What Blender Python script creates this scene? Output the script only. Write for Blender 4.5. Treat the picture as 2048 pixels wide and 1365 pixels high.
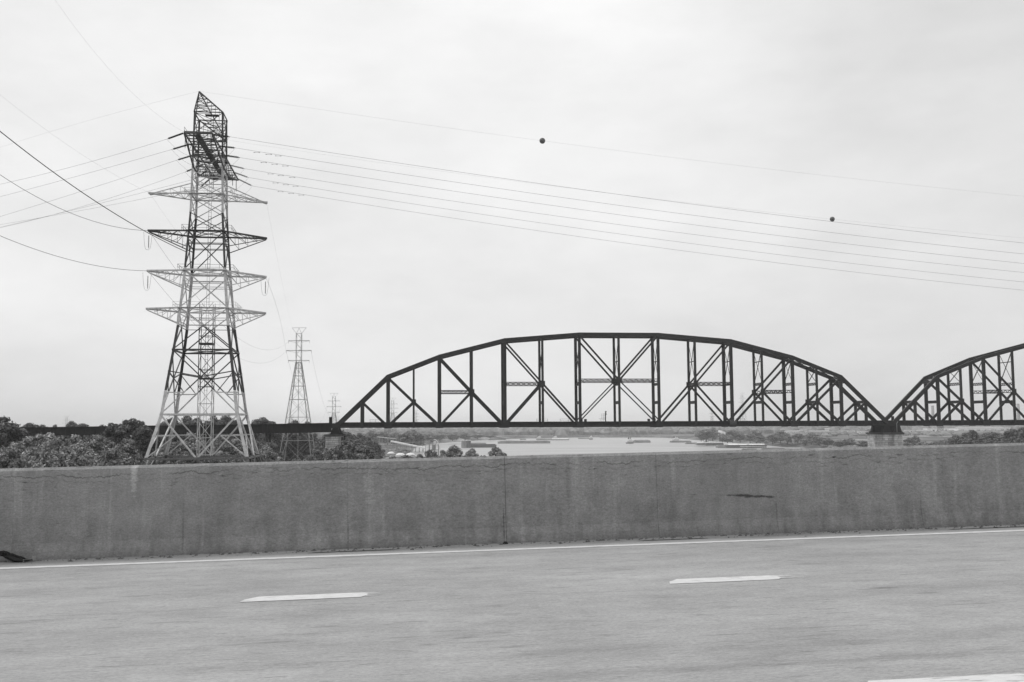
import bpy, math, random
import numpy as np
from mathutils import Vector, Matrix
random.seed(7); RNG = np.random.default_rng(7)
scene = bpy.context.scene
for o in list(bpy.data.objects): bpy.data.objects.remove(o)
COL = scene.collection
# ------------------------------------------------------------ camera
EYE = np.array([0., 0., 30.]); FPX = 2048.; PITCH = math.atan(.0828); ROLL = .007
FW = np.array([0, math.cos(PITCH), math.sin(PITCH)]); R0 = np.array([1., 0, 0]); U0 = np.array([0, -math.sin(PITCH), math.cos(PITCH)])
RT = math.cos(ROLL)*R0 - math.sin(ROLL)*U0; UP = math.sin(ROLL)*R0 + math.cos(ROLL)*U0
cd = bpy.data.cameras.new('camera'); cd.sensor_width = 36; cd.lens = 36; cd.clip_start = .1; cd.clip_end = 30000
cam = bpy.data.objects.new('camera', cd); COL.objects.link(cam)
M3 = Matrix(((RT[0], UP[0], -FW[0]), (RT[1], UP[1], -FW[1]), (RT[2], UP[2], -FW[2])))
cam.matrix_world = Matrix.Translation(Vector(EYE)) @ M3.to_4x4()
scene.camera = cam
# ------------------------------------------------------------ sky, sun, exposure
SUN_EL, SUN_AZ = math.radians(52), math.radians(-62)      # azimuth from +Y (ahead), negative = left
world = bpy.data.worlds.new('World'); scene.world = world; world.use_nodes = True
nt = world.node_tree; nt.nodes.clear()
def N(nt, t, **kw):
    n = nt.nodes.new(t)
    for k, v in kw.items(): setattr(n, k, v)
    return n
out = N(nt, 'ShaderNodeOutputWorld'); bg = N(nt, 'ShaderNodeBackground'); bg.inputs['Strength'].default_value = .1
sky = N(nt, 'ShaderNodeTexSky', sky_type='NISHITA', sun_disc=False); sky.sun_elevation = SUN_EL; sky.sun_rotation = SUN_AZ
bw = N(nt, 'ShaderNodeRGBToBW'); nt.links.new(sky.outputs[0], bw.inputs[0])
tc = N(nt, 'ShaderNodeTexCoord')
mp = N(nt, 'ShaderNodeMapping'); mp.inputs['Scale'].default_value = (1, 1, 2.6); mp.inputs['Location'].default_value = (3.1, 1.2, .4); nt.links.new(tc.outputs['Generated'], mp.inputs[0])
no = N(nt, 'ShaderNodeTexNoise'); no.inputs['Scale'].default_value = 2.0; no.inputs['Detail'].default_value = 7; no.inputs['Roughness'].default_value = .57
nt.links.new(mp.outputs[0], no.inputs['Vector'])
cr = N(nt, 'ShaderNodeMapRange'); cr.inputs[1].default_value = .33; cr.inputs[2].default_value = .67; cr.inputs[3].default_value = 7.0; cr.inputs[4].default_value = 9.5
nt.links.new(no.outputs[0], cr.inputs[0])
# the overcast layer is thicker towards the right (+X) and thinner high up
sx = N(nt, 'ShaderNodeSeparateXYZ'); nt.links.new(tc.outputs['Generated'], sx.inputs[0])
def math_node(nt, op, a, b=None, c=None):
    n = N(nt, 'ShaderNodeMath', operation=op)
    for i, v in enumerate((a, b, c)):
        if v is None: continue
        if isinstance(v, (int, float)): n.inputs[i].default_value = v
        else: nt.links.new(v, n.inputs[i])
    return n.outputs[0]
gx = math_node(nt, 'MULTIPLY', sx.outputs[0], math_node(nt, 'MULTIPLY_ADD', sx.outputs[0], -3.0, -1.2))
gz = math_node(nt, 'MULTIPLY_ADD', sx.outputs[2], 3.0, 0.)
gsum = math_node(nt, 'ADD', gx, gz)
cl = math_node(nt, 'ADD', cr.outputs[0], gsum)
mx = N(nt, 'ShaderNodeMix', data_type='FLOAT'); mx.inputs[0].default_value = .9
nt.links.new(bw.outputs[0], mx.inputs[2]); nt.links.new(cl, mx.inputs[3])
nt.links.new(mx.outputs[0], bg.inputs['Color']); nt.links.new(bg.outputs[0], out.inputs[0])
sd = bpy.data.lights.new('sun', 'SUN'); sd.energy = 1.5; sd.angle = math.radians(12); sd.color = (1, .998, .996)
sun = bpy.data.objects.new('sun', sd); COL.objects.link(sun)
sdir = Vector((math.sin(SUN_AZ)*math.cos(SUN_EL), math.cos(SUN_AZ)*math.cos(SUN_EL), math.sin(SUN_EL)))
sun.rotation_euler = sdir.to_track_quat('Z', 'Y').to_euler()
scene.view_settings.view_transform = 'Standard'; scene.view_settings.look = 'None'
scene.view_settings.exposure = 0; scene.view_settings.gamma = 1; scene.view_settings.use_curve_mapping = False
scene.cycles.volume_bounces = 1; scene.cycles.max_bounces = 6; scene.cycles.volume_step_rate = 5

# ------------------------------------------------------------ geometry helpers
def ray(x, y): return FW + (x-1024)/FPX*RT + (682.5-y)/FPX*UP
def on_plane(x, y, p, n):
    d = ray(x, y); p = np.array(p, float); n = np.array(n, float)
    return EYE + d*(np.dot(p-EYE, n)/np.dot(d, n))
def on_ground(x, y, z): return on_plane(x, y, (0, 0, z), (0, 0, 1))
def at_depth(x, y, Y): return on_plane(x, y, (0, Y, 0), (0, 1, 0))
class Shape:
    def __init__(s): s.v = []; s.f = []; s.mi = []
    def add(s, vs, fs, m=0):
        b = len(s.v); s.v.extend([tuple(map(float, p)) for p in vs]); s.f.extend([tuple(i+b for i in q) for q in fs]); s.mi.extend([m]*len(fs)); return s
    def box(s, c, d, m=0, rot=0):
        x, y, z = d[0]/2, d[1]/2, d[2]/2; co, si = math.cos(rot), math.sin(rot)
        vs = [(c[0]+i*x*co-j*y*si, c[1]+i*x*si+j*y*co, c[2]+k*z) for k in (-1, 1) for j in (-1, 1) for i in (-1, 1)]
        return s.add(vs, [(0, 2, 3, 1), (4, 5, 7, 6), (0, 1, 5, 4), (2, 6, 7, 3), (0, 4, 6, 2), (1, 3, 7, 5)], m)
    def beam(s, a, b, w, h=None, m=0, up=(0, 0, 1)):
        h = h or w; a = np.array(a, float); b = np.array(b, float); t = b-a; t /= (np.linalg.norm(t) or 1)
        up = np.array(up, float)
        if abs(t@up) > .995*np.linalg.norm(up): up = np.array([0, 1., 0]) if abs(t[2]) > .9 else np.array([0, 0, 1.])
        sd = np.cross(t, up); sd /= np.linalg.norm(sd); u = np.cross(sd, t)
        vs = [p + i*sd*w/2 + j*u*h/2 for p in (a, b) for i, j in ((-1, -1), (1, -1), (1, 1), (-1, 1))]
        return s.add(vs, [(0, 1, 2, 3), (7, 6, 5, 4), (0, 4, 5, 1), (1, 5, 6, 2), (2, 6, 7, 3), (3, 7, 4, 0)], m)
    def tube(s, pts, r, n=5, m=0):
        pts = [np.array(p, float) for p in pts]; rr = r if hasattr(r, '__len__') else [r]*len(pts); vs = []; fs = []
        for i, p in enumerate(pts):
            t = pts[min(i+1, len(pts)-1)] - pts[max(i-1, 0)]; t /= (np.linalg.norm(t) or 1)
            ref = np.array([0, 0, 1.]) if abs(t[2]) < .9 else np.array([1., 0, 0])
            a = np.cross(t, ref); a /= np.linalg.norm(a); b = np.cross(a, t)
            for k in range(n):
                q = 2*math.pi*k/n; vs.append(p + rr[i]*(math.cos(q)*a + math.sin(q)*b))
        for i in range(len(pts)-1):
            for k in range(n): fs.append((i*n+k, i*n+(k+1) % n, (i+1)*n+(k+1) % n, (i+1)*n+k))
        fs.append(tuple(range(n))[::-1]); fs.append(tuple((len(pts)-1)*n+k for k in range(n)))
        return s.add(vs, fs, m)
    def lathe(s, c, prof, n=16, m=0):
        vs = [(c[0]+r*math.cos(2*math.pi*k/n), c[1]+r*math.sin(2*math.pi*k/n), c[2]+z) for r, z in prof for k in range(n)]
        fs = [(i*n+k, i*n+(k+1) % n, (i+1)*n+(k+1) % n, (i+1)*n+k) for i in range(len(prof)-1) for k in range(n)]
        fs.append(tuple(range(n))[::-1]); fs.append(tuple((len(prof)-1)*n+k for k in range(n)))
        return s.add(vs, fs, m)
    def obj(s, name, mats, parent=None, smooth=False):
        me = bpy.data.meshes.new(name); me.from_pydata(s.v, [], s.f)
        for m in (mats if isinstance(mats, (list, tuple)) else [mats]): me.materials.append(m)
        if any(s.mi): me.polygons.foreach_set('material_index', s.mi)
        if smooth: me.polygons.foreach_set('use_smooth', [True]*len(s.f))
        me.update(); o = bpy.data.objects.new(name, me); COL.objects.link(o)
        if parent: o.parent = parent
        return o
def tag(o, label=None, cat=None, group=None, kind=None):
    for k, v in (('label', label), ('category', cat), ('group', group), ('kind', kind)):
        if v: o[k] = v
    return o
def thing(name, label, cat, loc=(0, 0, 0), rz=0, group=None):
    o = bpy.data.objects.new(name, None); o.empty_display_size = .5; COL.objects.link(o)
    o.location = loc; o.rotation_euler = (0, 0, rz); return tag(o, label, cat, group)
def part(name, parent, mat, a, b, w, h=None, up=(0, 0, 1)):
    return Shape().beam(a, b, w, h, 0, up).obj(name, mat, parent)
def copy_tree(o, parent=None):
    c = o.copy(); COL.objects.link(c)
    if parent: c.parent = parent
    for ch in [x for x in KIDS.get(o.name, [])]: copy_tree(ch, c)
    return c
KIDS = {}
def index_kids():
    KIDS.clear()
    for o in bpy.data.objects:
        if o.parent: KIDS.setdefault(o.parent.name, []).append(o)

# ------------------------------------------------------------ materials
def leafmat(name, base):
    m = mat(name, base, .55, .3, .35, 2, coord='Object', objvar=.25); t = m.node_tree; b = t.nodes['Principled BSDF']; l = b.inputs['Base Color'].links[0]; src = l.from_socket
    g = N(t, 'ShaderNodeNewGeometry'); k = math_node(t, 'MULTIPLY_ADD', math_node(t, 'POWER', g.outputs['Random Per Island'], 1.6), 1.5, .45); t.links.new(math_node(t, 'MULTIPLY', src, k), b.inputs['Base Color']); return m  # random leaf tones also stand in for bright highlights and dark gaps
def mat(name, base, rough=.7, var=0., scale=4., detail=4, stretch=(1, 1, 1), bump=0., coord='Object', metallic=0., objvar=0., spec=.3, dark=None, darkthr=(.5, .7)):
    m = bpy.data.materials.new(name); m.use_nodes = True; t = m.node_tree; b = t.nodes['Principled BSDF']
    b.inputs['Roughness'].default_value = rough; b.inputs['Metallic'].default_value = metallic; b.inputs['Specular IOR Level'].default_value = spec
    b.inputs['Base Color'].default_value = (base, base, base, 1)
    if var or bump or objvar:
        c = N(t, 'ShaderNodeTexCoord'); mpn = N(t, 'ShaderNodeMapping'); mpn.inputs['Scale'].default_value = stretch
        if coord == 'World':
            g = N(t, 'ShaderNodeNewGeometry'); t.links.new(g.outputs['Position'], mpn.inputs[0])
        else: t.links.new(c.outputs[coord], mpn.inputs[0])
        n = N(t, 'ShaderNodeTexNoise'); n.inputs['Scale'].default_value = scale; n.inputs['Detail'].default_value = detail; n.inputs['Roughness'].default_value = .6
        t.links.new(mpn.outputs[0], n.inputs['Vector'])
        r = N(t, 'ShaderNodeMapRange'); r.inputs[1].default_value = .3; r.inputs[2].default_value = .7
        r.inputs[3].default_value = base*(1-var); r.inputs[4].default_value = base*(1+var); t.links.new(n.outputs[0], r.inputs[0])
        v = r.outputs[0]
        if objvar:
            oi = N(t, 'ShaderNodeObjectInfo'); k = math_node(t, 'MULTIPLY_ADD', oi.outputs['Random'], 2*objvar, 1-objvar)
            v = math_node(t, 'MULTIPLY', v, k)
        if dark is not None:
            n2 = N(t, 'ShaderNodeTexNoise'); n2.inputs['Scale'].default_value = scale*.45; n2.inputs['Detail'].default_value = 6
            t.links.new(mpn.outputs[0], n2.inputs['Vector'])
            r2 = N(t, 'ShaderNodeMapRange'); r2.inputs[1].default_value = darkthr[0]; r2.inputs[2].default_value = darkthr[1]; r2.inputs[3].default_value = 1; r2.inputs[4].default_value = dark
            t.links.new(n2.outputs[0], r2.inputs[0]); v = math_node(t, 'MULTIPLY', v, r2.outputs[0])
        t.links.new(v, b.inputs['Base Color'])
        if bump:
            bp = N(t, 'ShaderNodeBump'); bp.inputs['Strength'].default_value = bump; bp.inputs['Distance'].default_value = .05
            t.links.new(n.outputs[0], bp.inputs['Height']); t.links.new(bp.outputs[0], b.inputs['Normal'])
    return m
STEEL = mat('old_bridge_steel', .019, .65, .35, .6, objvar=.12)
STEEL_D = mat('sooty_deck_steel', .011, .8, .4, .8)
GALV = mat('galvanised_steel', .2, .55, .25, .3)
PORC = mat('dark_insulator_glaze', .03, .25)
WIRE = mat('weathered_cable', .12, .5)
WIRE_L = mat('pale_aluminium_cable', .25, .5)
CONC_W = mat('white_painted_sheet', .78, .6, .12, .3)
GREYM = mat('grey_sheet_metal', .3, .6, .2, .2)
DARKM = mat('dark_hull_paint', .11, .6, .3, .3)
STONE = mat('pier_limestone', .45, .85, .3, .55, 6, (1, 1, .35), .2, objvar=.2, dark=.6, darkthr=(.54, .62), coord='World')
MORTAR = mat('recessed_mortar', .07, .9)
LEAF = leafmat('leaves', .22)
LEAF_D = leafmat('darker_leaves', .105)
LEAF_F = leafmat('hazy_leaves', .15)  # paler leaf colour with distance haze mixed in
BARK = mat('bark', .06, .9, .3, 3)
FOREST = mat('far_forest', .17, .8, .6, .05, 6, coord='World', bump=.5)  # base colour lightened to carry part of the distance haze
def banded(name, bands, dark, light):
    """marking paint: alternating bands of dark and white up the tower, changing at fixed heights"""
    m = bpy.data.materials.new(name); m.use_nodes = True; t = m.node_tree; b = t.nodes['Principled BSDF']; b.inputs['Roughness'].default_value = .5
    g = N(t, 'ShaderNodeNewGeometry'); s = N(t, 'ShaderNodeSeparateXYZ'); t.links.new(g.outputs['Position'], s.inputs[0])
    v = math_node(t, 'DIVIDE', s.outputs[2], 100.)
    r = N(t, 'ShaderNodeValToRGB'); r.color_ramp.interpolation = 'CONSTANT'; el = r.color_ramp.elements
    for i, (z, w) in enumerate(bands):
        e = el[i] if i < 2 else el.new(z/100)
        e.position = z/100; k = light if w else dark*(2.8 if z == 0 else 1); e.color = (k, k, k, 1)
    t.links.new(v, r.inputs[0])
    n = N(t, 'ShaderNodeTexNoise'); n.inputs['Scale'].default_value = 1.3; n.inputs['Detail'].default_value = 5
    c = N(t, 'ShaderNodeTexCoord'); t.links.new(c.outputs['Object'], n.inputs['Vector'])
    q = N(t, 'ShaderNodeMapRange'); q.inputs[1].default_value = .35; q.inputs[2].default_value = .65; q.inputs[3].default_value = .75; q.inputs[4].default_value = 1.1
    t.links.new(n.outputs[0], q.inputs[0])
    mm = N(t, 'ShaderNodeMix', data_type='RGBA', blend_type='MULTIPLY'); mm.inputs[0].default_value = 1
    t.links.new(r.outputs[0], mm.inputs[6]); t.links.new(q.outputs[0], mm.inputs[7]); t.links.new(mm.outputs[2], b.inputs['Base Color'])
    return m
TOWER_TOP = mat('dark_aviation_paint', .085, .5, .3, 1.3)
TOWER = banded('aviation_paint', [(0, 0), (24.3, 1), (36.9, 0), (49.5, 1), (60.9, 0), (71.7, 1), (82.6, 0)], .045, .6)

# ------------------------------------------------------------ ground, river
def ground_mat():
    m = bpy.data.materials.new('river_bottomland'); m.use_nodes = True; t = m.node_tree; b = t.nodes['Principled BSDF']; b.inputs['Roughness'].default_value = .95; b.inputs['Specular IOR Level'].default_value = .1
    g = N(t, 'ShaderNodeNewGeometry')
    def ns(sc, det, st, rough=.6):
        mpn = N(t, 'ShaderNodeMapping'); mpn.inputs['Scale'].default_value = st; t.links.new(g.outputs['Position'], mpn.inputs[0])
        n = N(t, 'ShaderNodeTexNoise'); n.inputs['Scale'].default_value = sc; n.inputs['Detail'].default_value = det; n.inputs['Roughness'].default_value = rough
        t.links.new(mpn.outputs[0], n.inputs['Vector']); return n.outputs[0]
    a = ns(.012, 8, (1, .5, 1)); c = ns(.2, 5, (1, .3, 1))
    r = N(t, 'ShaderNodeValToRGB'); el = r.color_ramp.elements
    for i, (p, k) in enumerate([(.38, .06), (.5, .1), (.56, .17), (.66, .3)]):
        e = el[i] if i < 2 else el.new(p); e.position = p; e.color = (k, k, k, 1)
    t.links.new(a, r.inputs[0])
    q = N(t, 'ShaderNodeMapRange'); q.inputs[1].default_value = .35; q.inputs[2].default_value = .65; q.inputs[3].default_value = .6; q.inputs[4].default_value = 1.4; t.links.new(c, q.inputs[0])
    mm = N(t, 'ShaderNodeMix', data_type='RGBA', blend_type='MULTIPLY'); mm.inputs[0].default_value = 1
    t.links.new(r.outputs[0], mm.inputs[6]); t.links.new(q.outputs[0], mm.inputs[7]); t.links.new(mm.outputs[2], b.inputs['Base Color'])
    return m
GROUND = ground_mat()
LEFT = [(14, -900), (14, 0), (12, 300), (0, 450), (-40, 700), (-90, 1000), (-128, 1350), (-138, 1600), (-128, 1800), (-95, 2000), (-48, 2218), (30, 2400), (193, 2560)]
RIGHT = [(330, 2420), (349, 2260), (352, 1700), (345, 1180), (292, 900), (232, 600), (192, 400), (165, 200), (160, 0), (160, -900)]
def offset(poly, d):
    res = []
    for i, p in enumerate(poly):
        a = np.array(poly[max(i-1, 0)], float); b = np.array(poly[min(i+1, len(poly)-1)], float); t = b-a; t /= np.linalg.norm(t)
        res.append((p[0]-t[1]*d, p[1]+t[0]*d))
    return res
shore = LEFT + RIGHT                       # goes up the left bank and back down the right bank; land is on the left-hand side
def smooth_line(p, n=5):
    p = [np.array(q, float) for q in p]; r = []
    for i in range(len(p)-1):
        p0, p1, p2, p3 = p[max(i-1, 0)], p[i], p[i+1], p[min(i+2, len(p)-1)]
        for k in range(n):
            t = k/n; r.append(.5*((2*p1)+(-p0+p2)*t+(2*p0-5*p1+4*p2-p3)*t*t+(-p0+3*p1-3*p2+p3)*t**3))
    r.append(p[-1]); return [tuple(q) for q in r]
sl = smooth_line(shore)
sl = [(x+random.uniform(-3, 3), y+random.uniform(-3, 3)) for x, y in sl]
top = offset(sl, 26)
g = Shape()
n = len(sl)
vs = [(x, y, -3) for x, y in offset(sl, -8)] + [(x, y, 1.2) for x, y in offset(sl, 8)] + [(x, y, 5) for x, y in top]
fs = []
for i in range(n-1):
    fs += [(i, i+1, n+i+1, n+i), (n+i, n+i+1, 2*n+i+1, 2*n+i)]
g.add(vs, fs)
# flat land beyond the bank, out to the horizon
half = n//2
for k in range(n-1):
    pass
FAR = 9400
outer = []
for i, (x, y) in enumerate(top):
    if i < 12*5 - 4: outer.append((-FAR, min(y, FAR)))
    elif i > n - 8*5 - 6: outer.append((FAR, y))
    else:
        tt = (i-(12*5-4))/((n-8*5-6)-(12*5-4)); outer.append((-FAR+2*FAR*tt, FAR))
rings = [0, .004, .015, .05, .15, .4, 1]
b0 = []
for f in rings: b0.append([(x+(X-x)*f, y+(Y-y)*f, 5) for (x, y), (X, Y) in zip(top, outer)])
vs = [p for r_ in b0 for p in r_]; fs = [(j*n+i, j*n+i+1, (j+1)*n+i+1, (j+1)*n+i) for j in range(len(rings)-1) for i in range(n-1)]
g.add(vs, fs)
tag(g.obj('ground', GROUND), kind='structure')
# water
wm = bpy.data.materials.new('river_water'); wm.use_nodes = True; t = wm.node_tree; b = t.nodes['Principled BSDF']
b.inputs['Base Color'].default_value = (.2, .2, .2, 1); b.inputs['Roughness'].default_value = .3; b.inputs['IOR'].default_value = 1.33
gg = N(t, 'ShaderNodeNewGeometry'); mpn = N(t, 'ShaderNodeMapping'); mpn.inputs['Scale'].default_value = (.1, .25, 1); t.links.new(gg.outputs['Position'], mpn.inputs[0])
nn = N(t, 'ShaderNodeTexNoise'); nn.inputs['Scale'].default_value = 1; nn.inputs['Detail'].default_value = 6; t.links.new(mpn.outputs[0], nn.inputs['Vector'])
bp = N(t, 'ShaderNodeBump'); bp.inputs['Strength'].default_value = .5; bp.inputs['Distance'].default_value = .8; t.links.new(nn.outputs[0], bp.inputs['Height']); t.links.new(bp.outputs[0], b.inputs['Normal'])
rr = N(t, 'ShaderNodeMapRange'); rr.inputs[1].default_value = .35; rr.inputs[2].default_value = .65; rr.inputs[3].default_value = .2; rr.inputs[4].default_value = .38
mp2 = N(t, 'ShaderNodeMapping'); mp2.inputs['Scale'].default_value = (.006, .03, 1); t.links.new(gg.outputs['Position'], mp2.inputs[0])
n2 = N(t, 'ShaderNodeTexNoise'); n2.inputs['Scale'].default_value = 1; n2.inputs['Detail'].default_value = 6; t.links.new(mp2.outputs[0], n2.inputs['Vector'])
t.links.new(n2.outputs[0], rr.inputs[0]); t.links.new(rr.outputs[0], b.inputs['Base Color'])
tag(Shape().add([(-400, -900, 0), (700, -900, 0), (700, 2900, 0), (-400, 2900, 0)], [(0, 1, 2, 3)]).obj('river_water', wm), kind='structure')

# ------------------------------------------------------------ highway bridge we stand on: road, barrier
VP = ray(16800, 514); VP /= np.linalg.norm(VP)
ACR = np.cross([0, 0, 1.], VP); ACR /= np.linalg.norm(ACR); NRM = np.cross(VP, ACR)
CH = 1.55
RM = Matrix(((VP[0], ACR[0], NRM[0], 0), (VP[1], ACR[1], NRM[1], 0), (VP[2], ACR[2], NRM[2], EYE[2]-CH), (0, 0, 0, 1)))
def road_mat():
    m = bpy.data.materials.new('worn_concrete_pavement'); m.use_nodes = True; t = m.node_tree; b = t.nodes['Principled BSDF']; b.inputs['Roughness'].default_value = .9; b.inputs['Specular IOR Level'].default_value = .2
    c = N(t, 'ShaderNodeTexCoord')
    def ns(st, det=5, rough=.6):
        mpn = N(t, 'ShaderNodeMapping'); mpn.inputs['Scale'].default_value = st; t.links.new(c.outputs['Object'], mpn.inputs[0])
        n = N(t, 'ShaderNodeTexNoise'); n.inputs['Scale'].default_value = 1; n.inputs['Detail'].default_value = det; n.inputs['Roughness'].default_value = rough
        t.links.new(mpn.outputs[0], n.inputs['Vector']); return n.outputs[0]
    def rng(v, a, b_, lo, hi):
        r = N(t, 'ShaderNodeMapRange'); r.inputs[1].default_value = a; r.inputs[2].default_value = b_; r.inputs[3].default_value = lo; r.inputs[4].default_value = hi; t.links.new(v, r.inputs[0]); return r.outputs[0]
    big = rng(ns((.3, .55, 1), 5), .32, .68, .86, 1.09)          # long bands of wear along the lanes
    mid = rng(ns((1.1, 2.0, 1), 8, .7), .3, .7, .83, 1.13)
    fine = rng(ns((7, 42, 9), 6, .75), .3, .7, .84, 1.16)     # broom grain
    grit = rng(ns((26, 60, 60), 4, .85), .33, .67, .76, 1.24)
    spots = rng(ns((.8, 6, 1), 4), .61, .7, 1, .78)            # oil and rubber smears, drawn out along the lane
    scr = rng(ns((2.6, 22, 1), 4), .6, .68, 1, .66)
    v = math_node(t, 'MULTIPLY', big, mid)
    for k in (fine, grit, spots, scr): v = math_node(t, 'MULTIPLY', v, k)
    # tyre tracks worn darker
    s = N(t, 'ShaderNodeSeparateXYZ'); t.links.new(c.outputs['Object'], s.inputs[0])
    for y0, w, k in ((7.0, .16, .10), (6.35, .16, .13), (8.9, .5, .05), (10.9, .6, .04), (12.3, .2, .08), (9.33, .035, .12)):
        wob = math_node(t, 'ADD', s.outputs[1], rng(ns((.35, .2, 1), 3), .3, .7, -.06, .06))
        d = math_node(t, 'ABSOLUTE', math_node(t, 'SUBTRACT', wob, y0))
        q = rng(d, 0, w, k, 0); q = math_node(t, 'MULTIPLY', q, rng(ns((.5, 2, 1), 3), .4, .6, .4, 1.3)); v = math_node(t, 'MULTIPLY', v, math_node(t, 'SUBTRACT', 1., q))
    def smudge(x0, wx, y0_, wy, k):
        dx = math_node(t, 'DIVIDE', math_node(t, 'SUBTRACT', s.outputs[0], x0), wx); dy = math_node(t, 'DIVIDE', math_node(t, 'SUBTRACT', s.outputs[1], y0_), wy)
        d = math_node(t, 'SQRT', math_node(t, 'ADD', math_node(t, 'MULTIPLY', dx, dx), math_node(t, 'MULTIPLY', dy, dy)))
        return math_node(t, 'SUBTRACT', 1., rng(math_node(t, 'ADD', d, rng(ns((5, 26, 1), 4), .3, .7, -.45, .45)), .2, 1, k, 0))
    for a_ in ((4.55, .2, 8.92, .06, .32), (4.75, .16, 8.57, .06, .32), (.98, .14, 8.86, .07, .2), (1.05, .14, 8.47, .07, .2), (.62, .13, 7.62, .05, .28), (.5, .5, 7.75, .25, .1), (.35, .1, 7.45, .04, .25), (3.2, 1.6, 6.85, .1, .13), (3.0, 1.8, 6.35, .09, .13), (4.8, .5, 8.0, .03, .2), (-3.2, 2.2, 9.15, .04, .1)): v = math_node(t, 'MULTIPLY', v, smudge(*a_))
    v = math_node(t, 'MULTIPLY', v, .335); t.links.new(v, b.inputs['Base Color'])
    bp = N(t, 'ShaderNodeBump'); bp.inputs['Strength'].default_value = .25; bp.inputs['Distance'].default_value = .01; t.links.new(ns((9, 55, 9), 5, .7), bp.inputs['Height']); t.links.new(bp.outputs[0], b.inputs['Normal'])
    return m
ROADM = road_mat()
road = Shape().box((0, 3.4, -.4), (400, 22, .8)).obj('road', ROADM); road.matrix_world = RM; tag(road, kind='structure')
PAINT = mat('worn_lane_paint', .6, .8, .12, 3, 8, (4, 30, 1), coord='Object', dark=.55, darkthr=(.56, .64))
def mark(pts, z=.004):
    n = len(pts); o = Shape().add([(x, y, z) for x, y in pts], [tuple(range(n))]).obj('lane_marking', PAINT, road); return o
def ragged(x0, x1, y0, y1, step=.6, j=.006):
    k = max(2, int((x1-x0)/step)); xs = [x0+(x1-x0)*i/k for i in range(k+1)]
    return [(x, y0+random.uniform(-j, j)) for x in xs] + [(x, y1+random.uniform(-j, j)) for x in xs[::-1]]
mark(ragged(-60, 140, 12.66, 12.81))
for k in range(-6, 12):
    x = -1.27+3.99*k
    mark([(x+.02, 9.62), (x+.5, 9.615), (x+1.1, 9.62), (x+1.14, 9.68), (x+1.17, 9.72), (x+1.15, 9.78), (x+1.18, 9.84), (x+1.1, 9.875), (x+.9, 9.88), (x+.4, 9.885), (x+.16, 9.88), (x+.05, 9.75)])
    for q_ in range(4): y_ = 9.66+.05*q_+random.uniform(-.01, .01); mark([(x+1.15, y_), (x+1.25+random.uniform(0, .2), y_+.004), (x+1.25, y_+.02), (x+1.15, y_+.03)], .0045)
    x2 = 2.8+4.17*k
    mark([(x2, 5.5), (x2+1.1, 5.5), (x2+1.16, 5.7), (x2+.98, 5.82), (x2+.05, 5.84), (x2-.05, 5.7)])
# thin black gaps where the shoulder slab meets the lane
SEAL = mat('joint_sealant', .03, .8)
for x0, x1 in ((-.9, .25), (3.3, 4.3), (7.6, 9.2)):
    Shape().add([(x0, 13.12, .005), (x1, 13.14, .005), (x1-.1, 13.18, .005), (x0+.1, 13.16, .005)], [(0, 1, 2, 3)]).obj('sealant_strip', SEAL, road)

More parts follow.
